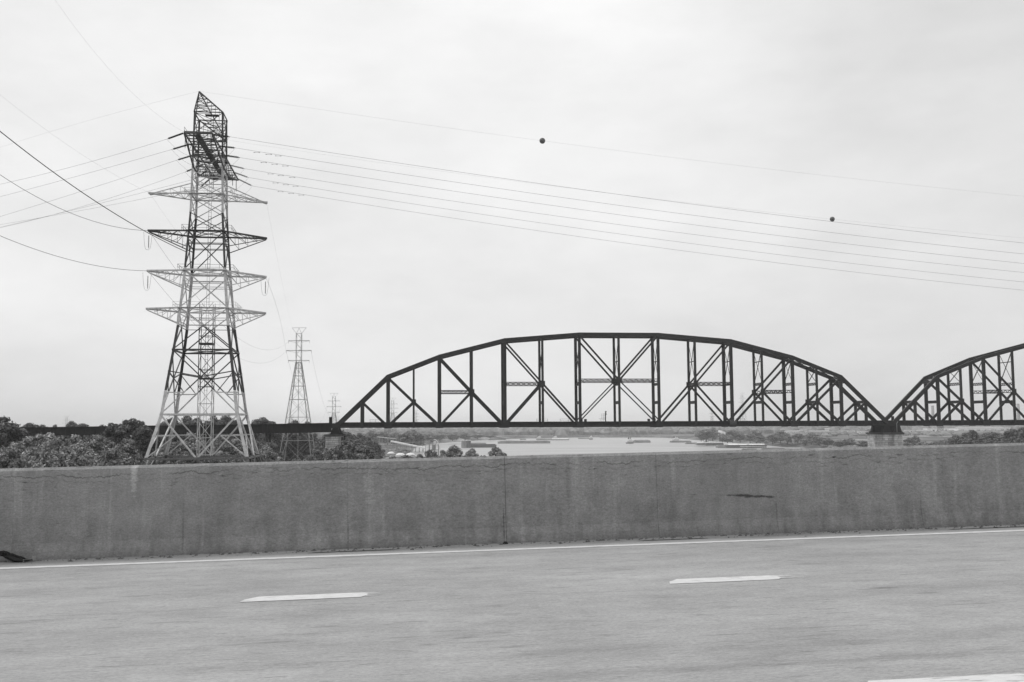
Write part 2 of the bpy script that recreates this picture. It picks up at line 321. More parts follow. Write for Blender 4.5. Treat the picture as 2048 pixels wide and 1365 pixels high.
def barrier_mat():
    m = bpy.data.materials.new('stained_barrier_concrete'); m.use_nodes = True; t = m.node_tree; b = t.nodes['Principled BSDF']; b.inputs['Roughness'].default_value = .92; b.inputs['Specular IOR Level'].default_value = .15
    c = N(t, 'ShaderNodeTexCoord')
    co = N(t, 'ShaderNodeNewGeometry').outputs['Position']
    def vec(st, src=None):
        mpn = N(t, 'ShaderNodeMapping'); mpn.inputs['Scale'].default_value = st; t.links.new(src or co, mpn.inputs[0]); return mpn.outputs[0]
    def ns(st, det=5, rough=.6):
        n = N(t, 'ShaderNodeTexNoise'); n.inputs['Scale'].default_value = 1; n.inputs['Detail'].default_value = det; n.inputs['Roughness'].default_value = rough
        t.links.new(vec(st), n.inputs['Vector']); return n.outputs[0]
    def rng(v, a, b_, lo, hi):
        r = N(t, 'ShaderNodeMapRange'); r.inputs[1].default_value = a; r.inputs[2].default_value = b_; r.inputs[3].default_value = lo; r.inputs[4].default_value = hi; t.links.new(v, r.inputs[0]); return r.outputs[0]
    # height above the road = dot(position, road normal)
    dp = N(t, 'ShaderNodeVectorMath', operation='DOT_PRODUCT'); t.links.new(co, dp.inputs[0]); dp.inputs[1].default_value = tuple(NRM)
    h = math_node(t, 'SUBTRACT', dp.outputs['Value'], float(NRM[2]*(EYE[2]-CH)))
    al = N(t, 'ShaderNodeVectorMath', operation='DOT_PRODUCT'); t.links.new(co, al.inputs[0]); al.inputs[1].default_value = tuple(VP)
    x = math_node(t, 'SUBTRACT', al.outputs['Value'], float(VP[2]*(EYE[2]-CH)))
    v = rng(ns((.6, .6, .8), 5), .3, .7, .9, 1.1)
    runs = rng(ns((4.5, 1, .9), 4), .3, .7, .9, 1.09)
    runs = math_node(t, 'MULTIPLY', runs, rng(ns((3, 1, 5), 6, .7), .3, .7, .88, 1.12))
    runs = math_node(t, 'MULTIPLY', runs, rng(ns((7, 1, .35), 3), .58, .7, 1, 1.2)); runs = math_node(t, 'MULTIPLY', runs, rng(h, .93, 1.1, 1, 1.07))          # rain runs down the face
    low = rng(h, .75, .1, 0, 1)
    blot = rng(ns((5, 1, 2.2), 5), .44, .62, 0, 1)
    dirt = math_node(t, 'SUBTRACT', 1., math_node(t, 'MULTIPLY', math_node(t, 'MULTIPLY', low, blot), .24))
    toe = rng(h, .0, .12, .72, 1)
    fine = math_node(t, 'MULTIPLY', rng(ns((20, 1, 45), 5, .75), .3, .7, .82, 1.18), rng(ns((45, 1, 60), 3, .8), .33, .67, .82, 1.18))
    pit = math_node(t, 'SUBTRACT', 1., math_node(t, 'MULTIPLY', rng(ns((5, 1, 26), 4, .7), .6, .68, 0, .5), math_node(t, 'ADD', rng(h, .78, .92, 0, 1), rng(ns((1.1, 1, 2), 2), .55, .65, 0, .7))))
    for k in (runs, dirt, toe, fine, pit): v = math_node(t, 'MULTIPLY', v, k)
    # the long horizontal crack near the top, and fainter ones beneath
    wob = rng(ns((1.7, .2, .2), 10, .72), .3, .7, -.06, .06)
    for h0, w, k, st in ((1.01, .011, .48, (.5, .1, .1)), (.95, .007, .3, (1.6, .1, .1))):
        d = math_node(t, 'ABSOLUTE', math_node(t, 'SUBTRACT', math_node(t, 'ADD', h, wob), h0))
        q = math_node(t, 'MULTIPLY', rng(d, 0, w, k, 0), rng(ns((st[0]*3, .1, .1), 7, .7), .4, .55, .1, 1.2)); v = math_node(t, 'MULTIPLY', v, math_node(t, 'SUBTRACT', 1., q))
    # one long black scrape, one pale lime run, each where the photograph has it
    def blob(x0, wx, h0, wh, k, sl=0.):
        hh = math_node(t, 'ADD', h, math_node(t, 'MULTIPLY', math_node(t, 'SUBTRACT', x, x0), sl))
        dx = math_node(t, 'DIVIDE', math_node(t, 'SUBTRACT', x, x0), wx); dh = math_node(t, 'DIVIDE', math_node(t, 'SUBTRACT', hh, h0), wh)
        d = math_node(t, 'SQRT', math_node(t, 'ADD', math_node(t, 'MULTIPLY', dx, dx), math_node(t, 'MULTIPLY', dh, dh)))
        d = math_node(t, 'ADD', d, rng(ns((9, 1, 30), 4), .3, .7, -.5, .5)); return math_node(t, 'MULTIPLY', rng(d, .4, 1, 1, 0), k)
    v = math_node(t, 'MULTIPLY', v, math_node(t, 'SUBTRACT', 1., blob(5.0, .4, .505, .024, .7, .07)))
    v = math_node(t, 'MULTIPLY', v, math_node(t, 'ADD', 1., blob(-3.06, .05, 1.02, .28, .55)))
    v = math_node(t, 'MULTIPLY', v, math_node(t, 'ADD', 1., blob(-.15, .06, .9, .2, .22)))
    v = math_node(t, 'MULTIPLY', v, math_node(t, 'SUBTRACT', 1., blob(2.49, .04, .8, .5, .18)))
    for x0_, w_, k_ in ((1.62, .012, .5), (-.4, .01, .35), (-2.46, .01, .25), (5.36, .01, .25), (7.45, .01, .3)): v = math_node(t, 'MULTIPLY', v, math_node(t, 'SUBTRACT', 1., blob(x0_, w_, .22, .3, k_)))
    v = math_node(t, 'MULTIPLY', v, .265); t.links.new(v, b.inputs['Base Color'])
    bp = N(t, 'ShaderNodeBump'); bp.inputs['Strength'].default_value = .4; bp.inputs['Distance'].default_value = .02; t.links.new(ns((6, 1, 9), 6, .7), bp.inputs['Height']); t.links.new(bp.outputs[0], b.inputs['Normal'])
    return m
BARR = barrier_mat()
barrier = thing('concrete_barrier', 'long stained grey concrete parapet wall with cracks along the far road edge', 'barrier'); barrier.matrix_world = RM
BH = 1.13
def barrier_panel(x0, x1):
    prof = [(13.44, 0), (13.47, .08), (13.5, .2), (13.515, BH-.035), (13.55, BH), (13.80, BH-.01), (13.83, BH-.04), (13.83, -.5), (13.44, -.5)]
    n = len(prof); vs = [(x, a, z) for x in (x0, x1) for a, z in prof]
    fs = [(i, (i+1) % n, n+(i+1) % n, n+i) for i in range(n)] + [tuple(range(n))[::-1], tuple(range(n, 2*n))]
    return Shape().add(vs, fs).obj('wall_panel', BARR, barrier)
js = [-.4+2.05*k for k in range(-20, 46)]
GAPS = {j: random.choice((.0006, .001, .0016)) for j in js}; GAPS[js[21]] = .0022
for a, b_ in zip(js[:-1], js[1:]):
    barrier_panel(a+GAPS[a], b_-GAPS[b_])
Shape().box(((js[0]+js[-1])/2, 13.68, .25), (js[-1]-js[0], .24, BH*1.4)).obj('wall_core', MORTAR, barrier)
# tyre scrap at the foot of the barrier
RUB = mat('torn_tyre_rubber', .012, .6, .3, 20)
s = Shape(); px = -4.6
for i in range(8):
    f = i/7; s.beam((px+.02+f*.24, 13.36-.03*f, .115-.085*f+.008*math.sin(i*2.3)), (px+.07+f*.26, 13.33-.03*f, .1-.085*f), .07, .05-.015*f)
s.tube([(px-.02, 13.38, .12), (px+.1, 13.33, .08), (px+.22, 13.29, .03), (px+.32, 13.26, .02), (px+.42, 13.25, .03)], [.01, .035, .035, .018, .006], 6)
o = s.obj('tyre_scrap', RUB, smooth=False); o.matrix_world = RM; tag(o, 'shredded black tyre tread lying against the foot of the barrier', 'debris')
s = Shape().box((px+.35, 13.28, .02), (.09, .04, .03), rot=.4).box((px+.42, 13.3, .04), (.03, .03, .05), rot=.9)
o = s.obj('crushed_scrap', GREYM); o.matrix_world = RM; tag(o, 'small crumpled pale metal scrap beside the torn tyre', 'debris')
o = Shape().lathe((1.62, 13.36, 0), [(.03, 0), (.035, .012), (.02, .028), (.008, .032)], 9).obj('rubble_lump', RUB); o.matrix_world = RM; tag(o, 'small dark lump of rubble under the widest barrier joint', 'debris')

GRIT = mat('gutter_grit', .12, .95, .6, 30)
s = Shape(); gr = random.Random(5)
for _ in range(1500):
    x = gr.uniform(-14, 26); y = 13.43-abs(gr.gauss(0, .12)); q = gr.choice((.006, .009, .013, .02)); c_ = [gr.uniform(.6, 1.3)*q for _ in range(3)]
    s.add([(x-c_[0]*1.6, y, 0), (x, y-c_[1], 0), (x+c_[0]*1.6, y, 0), (x, y+c_[1], 0), (x, y, c_[2])], [(0, 1, 4), (1, 2, 4), (2, 3, 4), (3, 0, 4)])
o = s.obj('gutter_grit', GRIT); o.matrix_world = RM; tag(o, 'fine dark grit gathered along the foot of the concrete barrier', 'grit', kind='stuff')
# ------------------------------------------------------------ railway truss bridge
TH = math.radians(5.5); BN = np.array([-math.sin(TH), math.cos(TH), 0]); BA = np.array([math.cos(TH), math.sin(TH), 0]); BD = 373.
B0 = EYE*np.array([1, 1, 0]) + BD*BN
TW = 9.15; PITCHS = 208.
NODES = [0, 9.4, 18.7, 28, 37.4, 49.15, 61.2, 75.1, 88.9, 103.6, 118.5, 132.4, 146.2, 158, 169.8, 179.1, 188.5, 198, 207]
TOPZ = {2: 48.5, 4: 55.85, 6: 61.9, 8: 64.15, 10: 64.15, 12: 61.9, 14: 55.85, 16: 48.5}
BOT = 29.75
def topz(i):
    if i in TOPZ: return TOPZ[i]-.65
    if i < 2: return BOT + (TOPZ[2]-.65-BOT)*NODES[i]/NODES[2]
    if i > 16: return BOT + (TOPZ[16]-.65-BOT)*(NODES[18]-NODES[i])/(NODES[18]-NODES[16])
    f = (NODES[i]-NODES[i-1])/(NODES[i+1]-NODES[i-1]); return topz(i-1)*(1-f)+topz(i+1)*f
SHEAR = -.003
def build_span():
    sp = thing('truss_bridge_span', 'large arched dark steel railway truss span in the middle of the view', 'truss bridge', group='steel truss spans of the railway bridge')
    def P(i, z, y): return (NODES[i] if isinstance(i, int) else i, y, z)
    def bar(name, a, b, w, h, up=(0, 0, 1), m=STEEL):
        a = (a[0], a[1], a[2]+SHEAR*(a[0]-103.5)); b = (b[0], b[1], b[2]+SHEAR*(b[0]-103.5))
        return part(name, sp, m, a, b, w, h, up)
    def laced(name, a, b, d, w=.5, n=10, side=(0, 0, 1), t=.24):
        """two flanges joined by zigzag lacing"""
        a = np.array(a, float); b = np.array(b, float)
        a[2] += SHEAR*(a[0]-103.5); b[2] += SHEAR*(b[0]-103.5); o = np.array(side, float)*d/2; s = Shape()
        s.beam(a+o, b+o, w, t, 0, side); s.beam(a-o, b-o, w, t, 0, side)
        for k in range(n):
            p, q = a+(b-a)*k/n, a+(b-a)*(k+1)/n; sg = 1 if k % 2 else -1
            s.beam(p-o*sg, q+o*sg, w*.5, t*.7, 0, side)
        return s.obj(name, STEEL, sp)
    for y in (0, TW):
        for k in range(0, 18, 1):
            if k in (0, 17): continue
        bar('end_post', P(0, BOT, y), P(2, topz(2), y), 1.0, 1.35); bar('end_post', P(18, BOT, y), P(16, topz(16), y), 1.0, 1.35)
        for k in range(2, 16, 2):
            a, b_ = P(k, topz(k), y), P(k+2, topz(k+2), y); e = np.array(b_)-np.array(a); e /= np.linalg.norm(e); e *= .25
            bar('top_chord', np.array(a)-e, np.array(b_)+e, 1.0, 1.3)
        bar('bottom_chord', P(0, BOT-.05, y), P(9, BOT-.05, y), .5, .55); bar('bottom_chord', P(9, BOT-.05, y), P(18, BOT-.05, y), .5, .55)
        for i in range(1, 18):
            main = i % 2 == 0; z = topz(i)
            w = (1.15 if i in (2, 4, 6, 12, 14, 16) else 1.0) if main else (.8 if 5 < i < 13 else .72)
            if i in (1, 17): w = .95
            bar('vertical', P(i, BOT, y), P(i, z-.3, y), .8, w, (1, 0, 0))
        # gusset plates
        for i in range(0, 19, 2):
            Shape().box((NODES[i], y+(-.52 if y == 0 else .52), BOT+.35+SHEAR*(NODES[i]-103.5)), (2.6, .05, 1.9)).obj('gusset_plate', STEEL, sp)
        # sub-diagonals at the end posts
        zm = topz(1); bar('diagonal', P(1, zm-.3, y), P(2, BOT, y), .6, .8); zm = topz(17); bar('diagonal', P(17, zm-.3, y), P(16, BOT, y), .6, .8)
        MID = {3: 38.6, 5: 42.3, 7: 45.3, 9: 46.5, 11: 45.3, 13: 42.3, 15: 38.6}
        for i in (3, 5, 7):
            w = {3: .85, 5: .7, 7: .6}[i]
            for (l, c, r) in ((i-1, i, i+1), (19-i, 18-i, 17-i)):
                zc = MID[c]; bar('diagonal', P(l, topz(l)-.4, y), P(c, zc, y), .5, w); bar('diagonal', P(c, zc, y), P(r, BOT+.1, y), .5, w*1.15)
                bar('diagonal', P(l, BOT+.1, y), P(c, zc, y), .5, w*1.1)
                Shape().box((NODES[c], y+(-.45 if y == 0 else .45), zc+SHEAR*(NODES[c]-103.5)), (1.7, .06, 1.9)).obj('gusset_plate', STEEL, sp)
                if i > 3: laced('strut', P(l, zc, y), P(c, zc, y), .95, .45, 14)
        for l, r in ((8, 9), (10, 9)):
            bar('diagonal', P(l, topz(8)-.4, y), P(9, 46.5, y), .5, .62); bar('diagonal', P(l, BOT+1.9, y), P(9, 46.5, y), .4, .4); laced('strut', P(l, 46.5, y), P(9, 46.5, y), .95, .45, 14)
        Shape().box((NODES[9], y+(-.45 if y == 0 else .45), 46.5), (2.0, .06, 2.0)).obj('gusset_plate', STEEL, sp)
        for l in (8, 10): Shape().box((NODES[l]+(1.9 if l == 8 else -1.9), y, BOT+2.1), (.9, .7, .9)).obj('diagonal_shoe', STEEL, sp)
    # sway frames between the two trusses
    for i in range(0, 19):
        x = NODES[i]; zt = topz(i)
        bar('floor_beam', (x, .3, BOT-.05), (x, TW-.3, BOT-.05), .5, .9, m=STEEL_D)
        if 1 <= i <= 17:
            s = Shape(); z0 = 38.35+SHEAR*(x-103.5)
            s.box((x, TW/2, z0), (.35, TW-.8, .95)); s.box((x, TW/2, z0+.5), (.6, TW-.8, .1)); s.box((x, TW/2, z0-.5), (.6, TW-.8, .1)); s.obj('sway_beam', STEEL, sp)
        if 3 <= i <= 15:
            laced('sway_beam', (x, .4, 45.2 if zt > 50 else 43.8), (x, TW-.4, 45.2 if zt > 50 else 43.8), .8, .4, 10)
            zb = 45.8 if zt > 50 else 44.2
            for a, b_ in (((x, .4, zb), (x, TW-.4, zt-.8)), ((x, TW-.4, zb), (x, .4, zt-.8))): laced('sway_brace', a, b_, .34, .14, 16, (0, .7, .7), .09)
            if zt > 58: bar('sway_strut', (x, .4, 53.7), (x, TW-.4, 53.7), .25, .3)
            if zt > 50: pass
        if 2 <= i <= 16: laced('top_strut', (x, .5, zt-.1), (x, TW-.5, zt-.1), .8, .5, 10)
        if 2 <= i < 16:
            for y0, y1 in ((.4, TW-.4), (TW-.4, .4)): laced('lateral_brace', (x, y0, zt), (NODES[i+1], y1, topz(i+1)), .3, .3, 12, (0, 0, 1), .09)
    for sgn, i, j in ((1, 2, 1), (-1, 16, 17)):    # portal frames in the plane of the end posts
        a = np.array(P(i, topz(i), 0)); d = np.array(P(j, topz(j), 0))-a; d /= np.linalg.norm(d)
        s = Shape(); q = a+d*3.2; sh = np.array([0, 0, SHEAR*(a[0]-103.5)])
        s.beam(q+sh+[0, .4, 0], q+sh+[0, TW-.4, 0], .4, .35)
        for k in range(8):
            y0, y1 = .5+(TW-1)*k/8, .5+(TW-1)*(k+1)/8
            s.beam(a+sh+[0, y0, 0], q+sh+[0, y1, 0], .12, .12); s.beam(a+sh+[0, y1, 0], q+sh+[0, y0, 0], .12, .12)
        s.obj('portal_lattice', STEEL, sp)
    # deck: stringer girders, sleepers, brackets
    for y in (1.2, 3.2, 5.9, 7.9):
        bar('stringer', (0, y, 30.3), (207.6, y, 30.3), .35, 1.5, m=STEEL_D)
    s = Shape(); x = .2
    while x < 207.4:
        s.box((x, TW/2, 31.12+SHEAR*(x-103.5)), (.28, 8.1, .24)); x += .62
    tag(s.obj('railway_sleepers', STEEL_D, sp), kind='stuff')
    for y in (2.2, 3.7, 5.4, 6.9): bar('rail', (0, y, 31.3), (207.6, y, 31.3), .08, .16, m=STEEL_D)
    s = Shape(); x = .5
    while x < 207: s.box((x, -.42, BOT+.5+SHEAR*(x-103.5)), (.1, .12, .7)); x += 1.15
    tag(s.obj('walkway_brackets', GALV if False else STEEL, sp), kind='stuff')
    bar('cable_tray', (0, -.3, BOT-.35), (207.6, -.3, BOT-.35), .3, .16, m=STEEL_D)
    bar('fascia_plate', (0, .35, 30.35), (207.6, .35, 30.35), .05, 1.75, m=STEEL_D)
    for x0, w in ((12.3, 4), (72.9, 4), (81.5, 6), (147.7, 3.4), (191.5, 3)):
        s = Shape(); z = 31.2+SHEAR*(x0-103.5)
        for k in range(5):
            if k in (0, 2, 4): s.beam((x0+w*k/4, .5, z), (x0+w*k/4, .5, z+1.1), .07)
        for hh in (.55, 1.1): s.beam((x0, .5, z+hh), (x0+w, .5, z+hh), .06)
        s.obj('refuge_railing', STEEL, sp)
    for x0, z0, w, m in ((18.7, 27.6, 2.3, STEEL), (146.2, 30.2, 2.3, GALV)):   # inspection cages at the deck edge
        s = Shape(); z = z0+SHEAR*(x0-103.5)
        for k in range(6): s.beam((x0-w/2+w*k/5, -.9, z), (x0-w/2+w*k/5, -.9, z+1.5), .06)
        for hh in (0, .5, 1, 1.5): s.beam((x0-w/2, -.9, z+hh), (x0+w/2, -.9, z+hh), .07)
        for q in (-1, 1): s.beam((x0+q*w/2, -.9, z), (x0+q*w/2, 0, z), .08); s.beam((x0+q*w/2, -.9, z+1.5), (x0+q*w/2, 0, z+1.5), .08)
        s.obj('inspection_cage', m, sp)
    s = Shape(); x0 = 98.6                                       # signal post with its ladder cage
    s.beam((x0, 1.5, 31), (x0, 1.5, 35.2), .28); s.box((x0+.25, 1.5, 34.9), (.25, .3, .5)); s.box((x0+.25, 1.5, 34.1), (.25, .3, .5))
    for k in range(4): s.beam((x0-2+k*.6, 1.5, 31.2), (x0-2+k*.6, 1.5, 32.4 if k < 1 else 34.2), .06)
    for hh in (32.2, 32.9, 33.6, 34.2): s.beam((x0-1.4, 1.5, hh), (x0, 1.5, hh), .05)
    s.beam((x0-2.6, 1.5, 32.4), (x0, 1.5, 32.4), .05)
    s.obj('signal_post', STEEL, sp)
    return sp
S0 = -28.0
span = build_span()
span.location = tuple(B0 + BA*S0); span.rotation_euler = (0, 0, TH)
index_kids()
span2 = copy_tree(span)
span2.location = tuple(B0 + BA*(S0+PITCHS) + np.array([0, 0, -.62])); span2['label'] = 'second dark steel truss span cut off by the right edge of the photo'

def pier(label, s_c, zcap, wx, ly, z0, courses, cap_over=.55):
    """stone pier; local x along the railway, y across it"""
    p = thing('stone_pier', label, 'bridge pier', tuple(B0+BA*s_c), TH, 'stone piers under the railway bridge')
    y0 = -2.0
    Shape().box((0, y0+ly/2, zcap-.35), (wx+2*cap_over, ly+2*cap_over, .7)).obj('cap_stone', mat('sooty_cap_stone', .06, .9, .3, .5) if 'sooty_cap_stone' not in bpy.data.materials else bpy.data.materials['sooty_cap_stone'], p)
    z = zcap-.7; ch = .74
    Shape().box((0, y0+ly/2, (z+z0)/2), (wx-.12, ly-.12, z-z0)).obj('pier_core', MORTAR, p)
    for c in range(courses):
        zc = z-ch*(c+.5); gap = .09
        for face in range(4):
            L = wx if face % 2 == 0 else ly
            u = -L/2 + (0 if c % 2 else 0); first = True
            while u < L/2-.01:
                w = random.uniform(1.3, 2.3)*(.5 if first and c % 2 else 1); first = False
                if L/2-(u+w) < .7: w = L/2-u
                cu = u+w/2; dz = random.uniform(-.04, .06)
                if face == 0: c_, d = (cu, y0+.02-dz, zc), (w-gap, .3, ch-gap)
                elif face == 2: c_, d = (cu, y0+ly-.02+dz, zc), (w-gap, .3, ch-gap)
                elif face == 1: c_, d = (wx/2-.02+dz, y0+ly/2+cu, zc), (.3, w-gap, ch-gap)
                else: c_, d = (-wx/2+.02-dz, y0+ly/2+cu, zc), (.3, w-gap, ch-gap)
                Shape().box(c_, d).obj('stone', STONE, p); u += w
    zl = z-ch*courses
    Shape().box((0, y0+ly/2, (zl+z0)/2), (wx+.02, ly+.02, zl-z0-.01)).obj('lower_stonework', STONE, p)
    return p
p1 = pier('narrow pale stone pier under the left end of the middle truss', S0-1.0, 27.4, 4.3, 13.5, 2, 7)
p2 = pier('wide stained stone pier standing between the two truss spans', S0+PITCHS-.5, 26.5, 7.0, 14.5, -3, 8)
pier('stone pier far to the right under the hidden end of the second truss', S0+2*PITCHS, 25.9, 7.0, 14.5, 2, 2)
def shoes(p, xs, ztop, zcap):
    for y in (0, TW):
        for x in xs:
            s = Shape(); w0, w1 = 1.9, 3.2
            s.add([(x-w0/2, y-.7, ztop), (x+w0/2, y-.7, ztop), (x+w0/2, y+.7, ztop), (x-w0/2, y+.7, ztop), (x-w1/2, y-.9, zcap+.35), (x+w1/2, y-.9, zcap+.35), (x+w1/2, y+.9, zcap+.35), (x-w1/2, y+.9, zcap+.35)],
                  [(0, 1, 2, 3), (7, 6, 5, 4), (0, 4, 5, 1), (1, 5, 6, 2), (2, 6, 7, 3), (3, 7, 4, 0)])
            s.box((x, y, zcap+.18), (w1+.7, 2.1, .34)); s.obj('bearing_shoe', STEEL_D, p)
    Shape().box(((xs[0]+xs[-1])/2, TW/2, (ztop+zcap)/2), (abs(xs[-1]-xs[0])+1.2, TW, ztop-zcap-.3)).obj('bearing_girder', STEEL_D, p)
shoes(p1, [1.0, 1.2], 29.7, 27.4); shoes(p2, [-2.0, 2.3], 29.3, 26.5)
for x, z in ((-.6, 33.4),): Shape().box((x, -.3, 31.8), (1.15, .9, 3.6)).obj('end_pylon_post', STEEL_D, p1)
for x in (-3.4, .4): Shape().box((x+1.2, 1.5, 31.2), (.8, .8, 2.9)).obj('end_pylon_post', STEEL_D, p2)
Shape().beam((1.9, -1.0, 29.8), (1.9, -1.0, 26.6), .18).beam((1.9, -1.0, 29.8), (2.4, -1.0, 30.6), .18).obj('drain_pipe', GALV, p2)
# approach viaduct of deck girders on steel bents, to the left
def viaduct():
    seg = [(-29.9, 31.35), (-52, 31.1), (-74, 30.95), (-96, 30.8), (-118, 30.6), (-140, 30.45), (-162, 30.3), (-184, 30.1), (-206, 29.9)]
    for i in range(len(seg)-1):
        (sa, za), (sb, zb) = seg[i], seg[i+1]
        names = ['rightmost girder span, joining the arched truss', 'second girder span left of the truss, behind the small pylon', 'third girder span left of the truss, beside the big tower', 'girder span seen through the right legs of the big tower',
                 'girder span seen through the left legs of the big tower', 'girder span rising over the bushes left of the tower', 'girder span running into the trees near the left edge', 'last girder span behind the far left tree']
        v = thing('girder_span', 'dark plate '+names[i], 'viaduct', group='plate girder spans of the approach viaduct')
        v.location = tuple(B0); v.rotation_euler = (0, 0, TH)
        dep = 3.2-.1*i
        for y in (.6, 7.6):
            A, Bp = np.array((sa-.03, y, za-dep/2)), np.array((sb+.03, y, zb-dep/2))
            part('girder', v, STEEL_D, A, Bp, .45, dep)
            if y == .6:
                s = Shape(); k = 13
                for j in range(1, k):
                    q = A+(Bp-A)*j/k; s.beam(q+[0, -.28, -dep/2+.1], q+[0, -.28, dep/2-.1], .14, .12)
                s.obj('web_stiffeners', STEEL_D, v)['kind'] = 'stuff'
        part('walkway', v, STEEL_D, (sa-.03, -.2, za-.05), (sb+.03, -.2, zb-.05), 1.6, .16)
        s = Shape()
        for j in range(34):
            f = (j+.5)/34; s.box((sa+(sb-sa)*f, 4, za+(zb-za)*f+.06), (.3, 9.2, .22))
        tag(s.obj('railway_sleepers', STEEL_D, v), kind='stuff')
        # bent under the far end
        names = 'bent'
        for y in (.8, 7.4): part('bent_column', v, STEEL_D, (sb, y+(-1.6 if y < 4 else 1.6), 4), (sb, y, zb-dep), .75, .75, (1, 0, 0))
        for za_, zb_ in ((8, 16), (16, 24)):
            part('bent_brace', v, STEEL_D, (sb, -.5, za_), (sb, 8.4, zb_), .25, .25); part('bent_brace', v, STEEL_D, (sb, 8.4, za_), (sb, -.5, zb_), .25, .25)
        if i == 1:
            s = Shape()
            for k in range(3): s.beam((sa-1.5-k*1.9, -.6, za-.3), (sa-1.5-k*1.9, -.6, za+1.2), .1)
            for h in (.5, 1.15): s.beam((sa-1.5, -.6, za+h), (sa-5.3, -.6, za+h), .07)
            s.obj('refuge_railing', STEEL_D, v)
viaduct()

# ------------------------------------------------------------ river crossing tower
TT = math.radians(7.6); TC = np.array([-59.8, 200., 0]); TD = np.array([-math.sin(TT), math.cos(TT), 0]); TE = np.array([math.cos(TT), math.sin(TT), 0])
tower = thing('transmission_tower', 'tall lattice river-crossing tower painted in dark and white bands', 'pylon', tuple(TC), TT)
PROF = [(4, 30.5), (24.4, 18.6), (32.6, 14.2), (36.9, 13.1), (44.9, 10.9), (49.5, 9.7), (53, 9.1), (60.9, 7.75), (68.2, 6.8), (71.7, 6.35), (75.6, 6.2), (82.5, 5.85), (92, 5.57)]
def tw(z):
    for (a, wa), (b_, wb) in zip(PROF[:-1], PROF[1:]):
        if z <= b_: return wa+(wb-wa)*(z-a)/(b_-a)
    return PROF[-1][1]
def corner(k, z):
    w = tw(z)/2; sx, sy = ((-1, -1), (1, -1), (1, 1), (-1, 1))[k % 4]; return np.array((sx*w, sy*w, z))
def facept(k, z, f):     # point on face k between corner k and k+1
    return corner(k, z)*(1-f)+corner(k+1, z)*f
for k in range(4):
    s = Shape()
    for (a, _), (b_, _) in zip(PROF[:-1], PROF[1:]):
        t_ = .52 if b_ < 40 else .44 if b_ < 62 else .34 if b_ < 84 else .28
        pa, pb = corner(k, a), corner(k, b_)
        inx = -np.sign(pa[0]); iny = -np.sign(pa[1])      # an L-shaped angle section: two flanges
        s.beam(pa+[inx*t_/2, 0, 0], pb+[inx*t_/2, 0, 0], .09, t_, 0, (1, 0, 0)); s.beam(pa+[0, iny*t_/2, 0], pb+[0, iny*t_/2, 0], t_, .09, 0, (1, 0, 0))
    s.obj('leg', TOWER, tower)
def brace(a, b_, w=.17): return part('brace', tower, TOWER, a, b_, w, w)
def ring(z, w=.22):
    for k in range(4): part('horizontal_strut', tower, TOWER, corner(k, z), corner(k+1, z), w, w)
for z in (24.3, 32.6, 44.9, 53.0, 60.6, 68.2, 75.6): ring(z, .3 if z < 50 else .24)
ring(52.0, .12); ring(50.6, .12); ring(59.2, .12); ring(57.8, .12); ring(66.8, .14); ring(65.6, .12); ring(49.6, .12); ring(83.4, .18); ring(87.6, .12); ring(92, .18); ring(78.9, .14)
for k in range(4):
    F = lambda z, f: facept(k, z, f)
    # foot panel below the lowest ring
    brace(F(24.3, .5), F(14, .0), .2); brace(F(24.3, .5), F(14, 1), .2); brace(F(19.2, 0.01), F(24.3, .25), .13); brace(F(19.2, .99), F(24.3, .75), .13)
    brace(F(14, 0), F(4, .5), .2); brace(F(14, 1), F(4, .5), .2)
    # 24.3 - 32.6: V with struts
    brace(F(32.6, 0), F(24.3, .5), .26); brace(F(32.6, 1), F(24.3, .5), .26)
    brace(F(28.6, 0), F(28.6, .25), .18); brace(F(28.6, 1), F(28.6, .75), .18); brace(F(24.3, 0), F(28.6, .25), .18); brace(F(24.3, 1), F(28.6, .75), .18)
    # 32.6 - 44.9: inverted V to a centre node, V above it
    cn = F(39.7, .5)
    brace(F(32.6, 0), cn, .22); brace(F(32.6, 1), cn, .22); brace(F(44.9, 0), cn, .2); brace(F(44.9, 1), cn, .2)
    brace(F(40.8, 0), cn, .2); brace(F(40.8, 1), cn, .2)
    m1, m2 = F(32.6, 0)*.42+cn*.58, F(32.6, 1)*.42+cn*.58
    brace(F(m1[2], 0), m1, .2); brace(F(m2[2], 1), m2, .2); brace(F(40.8, 0), m1, .17); brace(F(40.8, 1), m2, .17)
    # 44.9 - 53
    c2 = F(49.5, .5); brace(F(44.9, 0), c2, .2); brace(F(44.9, 1), c2, .2); brace(c2, F(53, 0), .17); brace(c2, F(53, 1), .17)
    for a, b_ in ((53, 60.6), (60.6, 68.2)): brace(F(a, 0), F(b_, 1), .17); brace(F(a, 1), F(b_, 0), .17)
    for a, b_ in ((68.2, 71.9), (71.9, 75.6), (75.6, 78.9), (78.9, 83.4), (83.4, 87.6), (87.6, 92)): brace(F(a, 0), F(b_, 1), .11 if a > 80 else .14); brace(F(a, 1), F(b_, 0), .11 if a > 80 else .14)
    for z in (68.2, 60.6, 53.0): brace(F(z-2.4, 0), F(z-2.4, 1), .11)
# horizontal plan diagonals
for z in (24.3, 32.6, 44.9, 53, 60.6, 68.2, 75.6, 83.4): brace(corner(0, z), corner(2, z), .14); brace(corner(1, z), corner(3, z), .14)
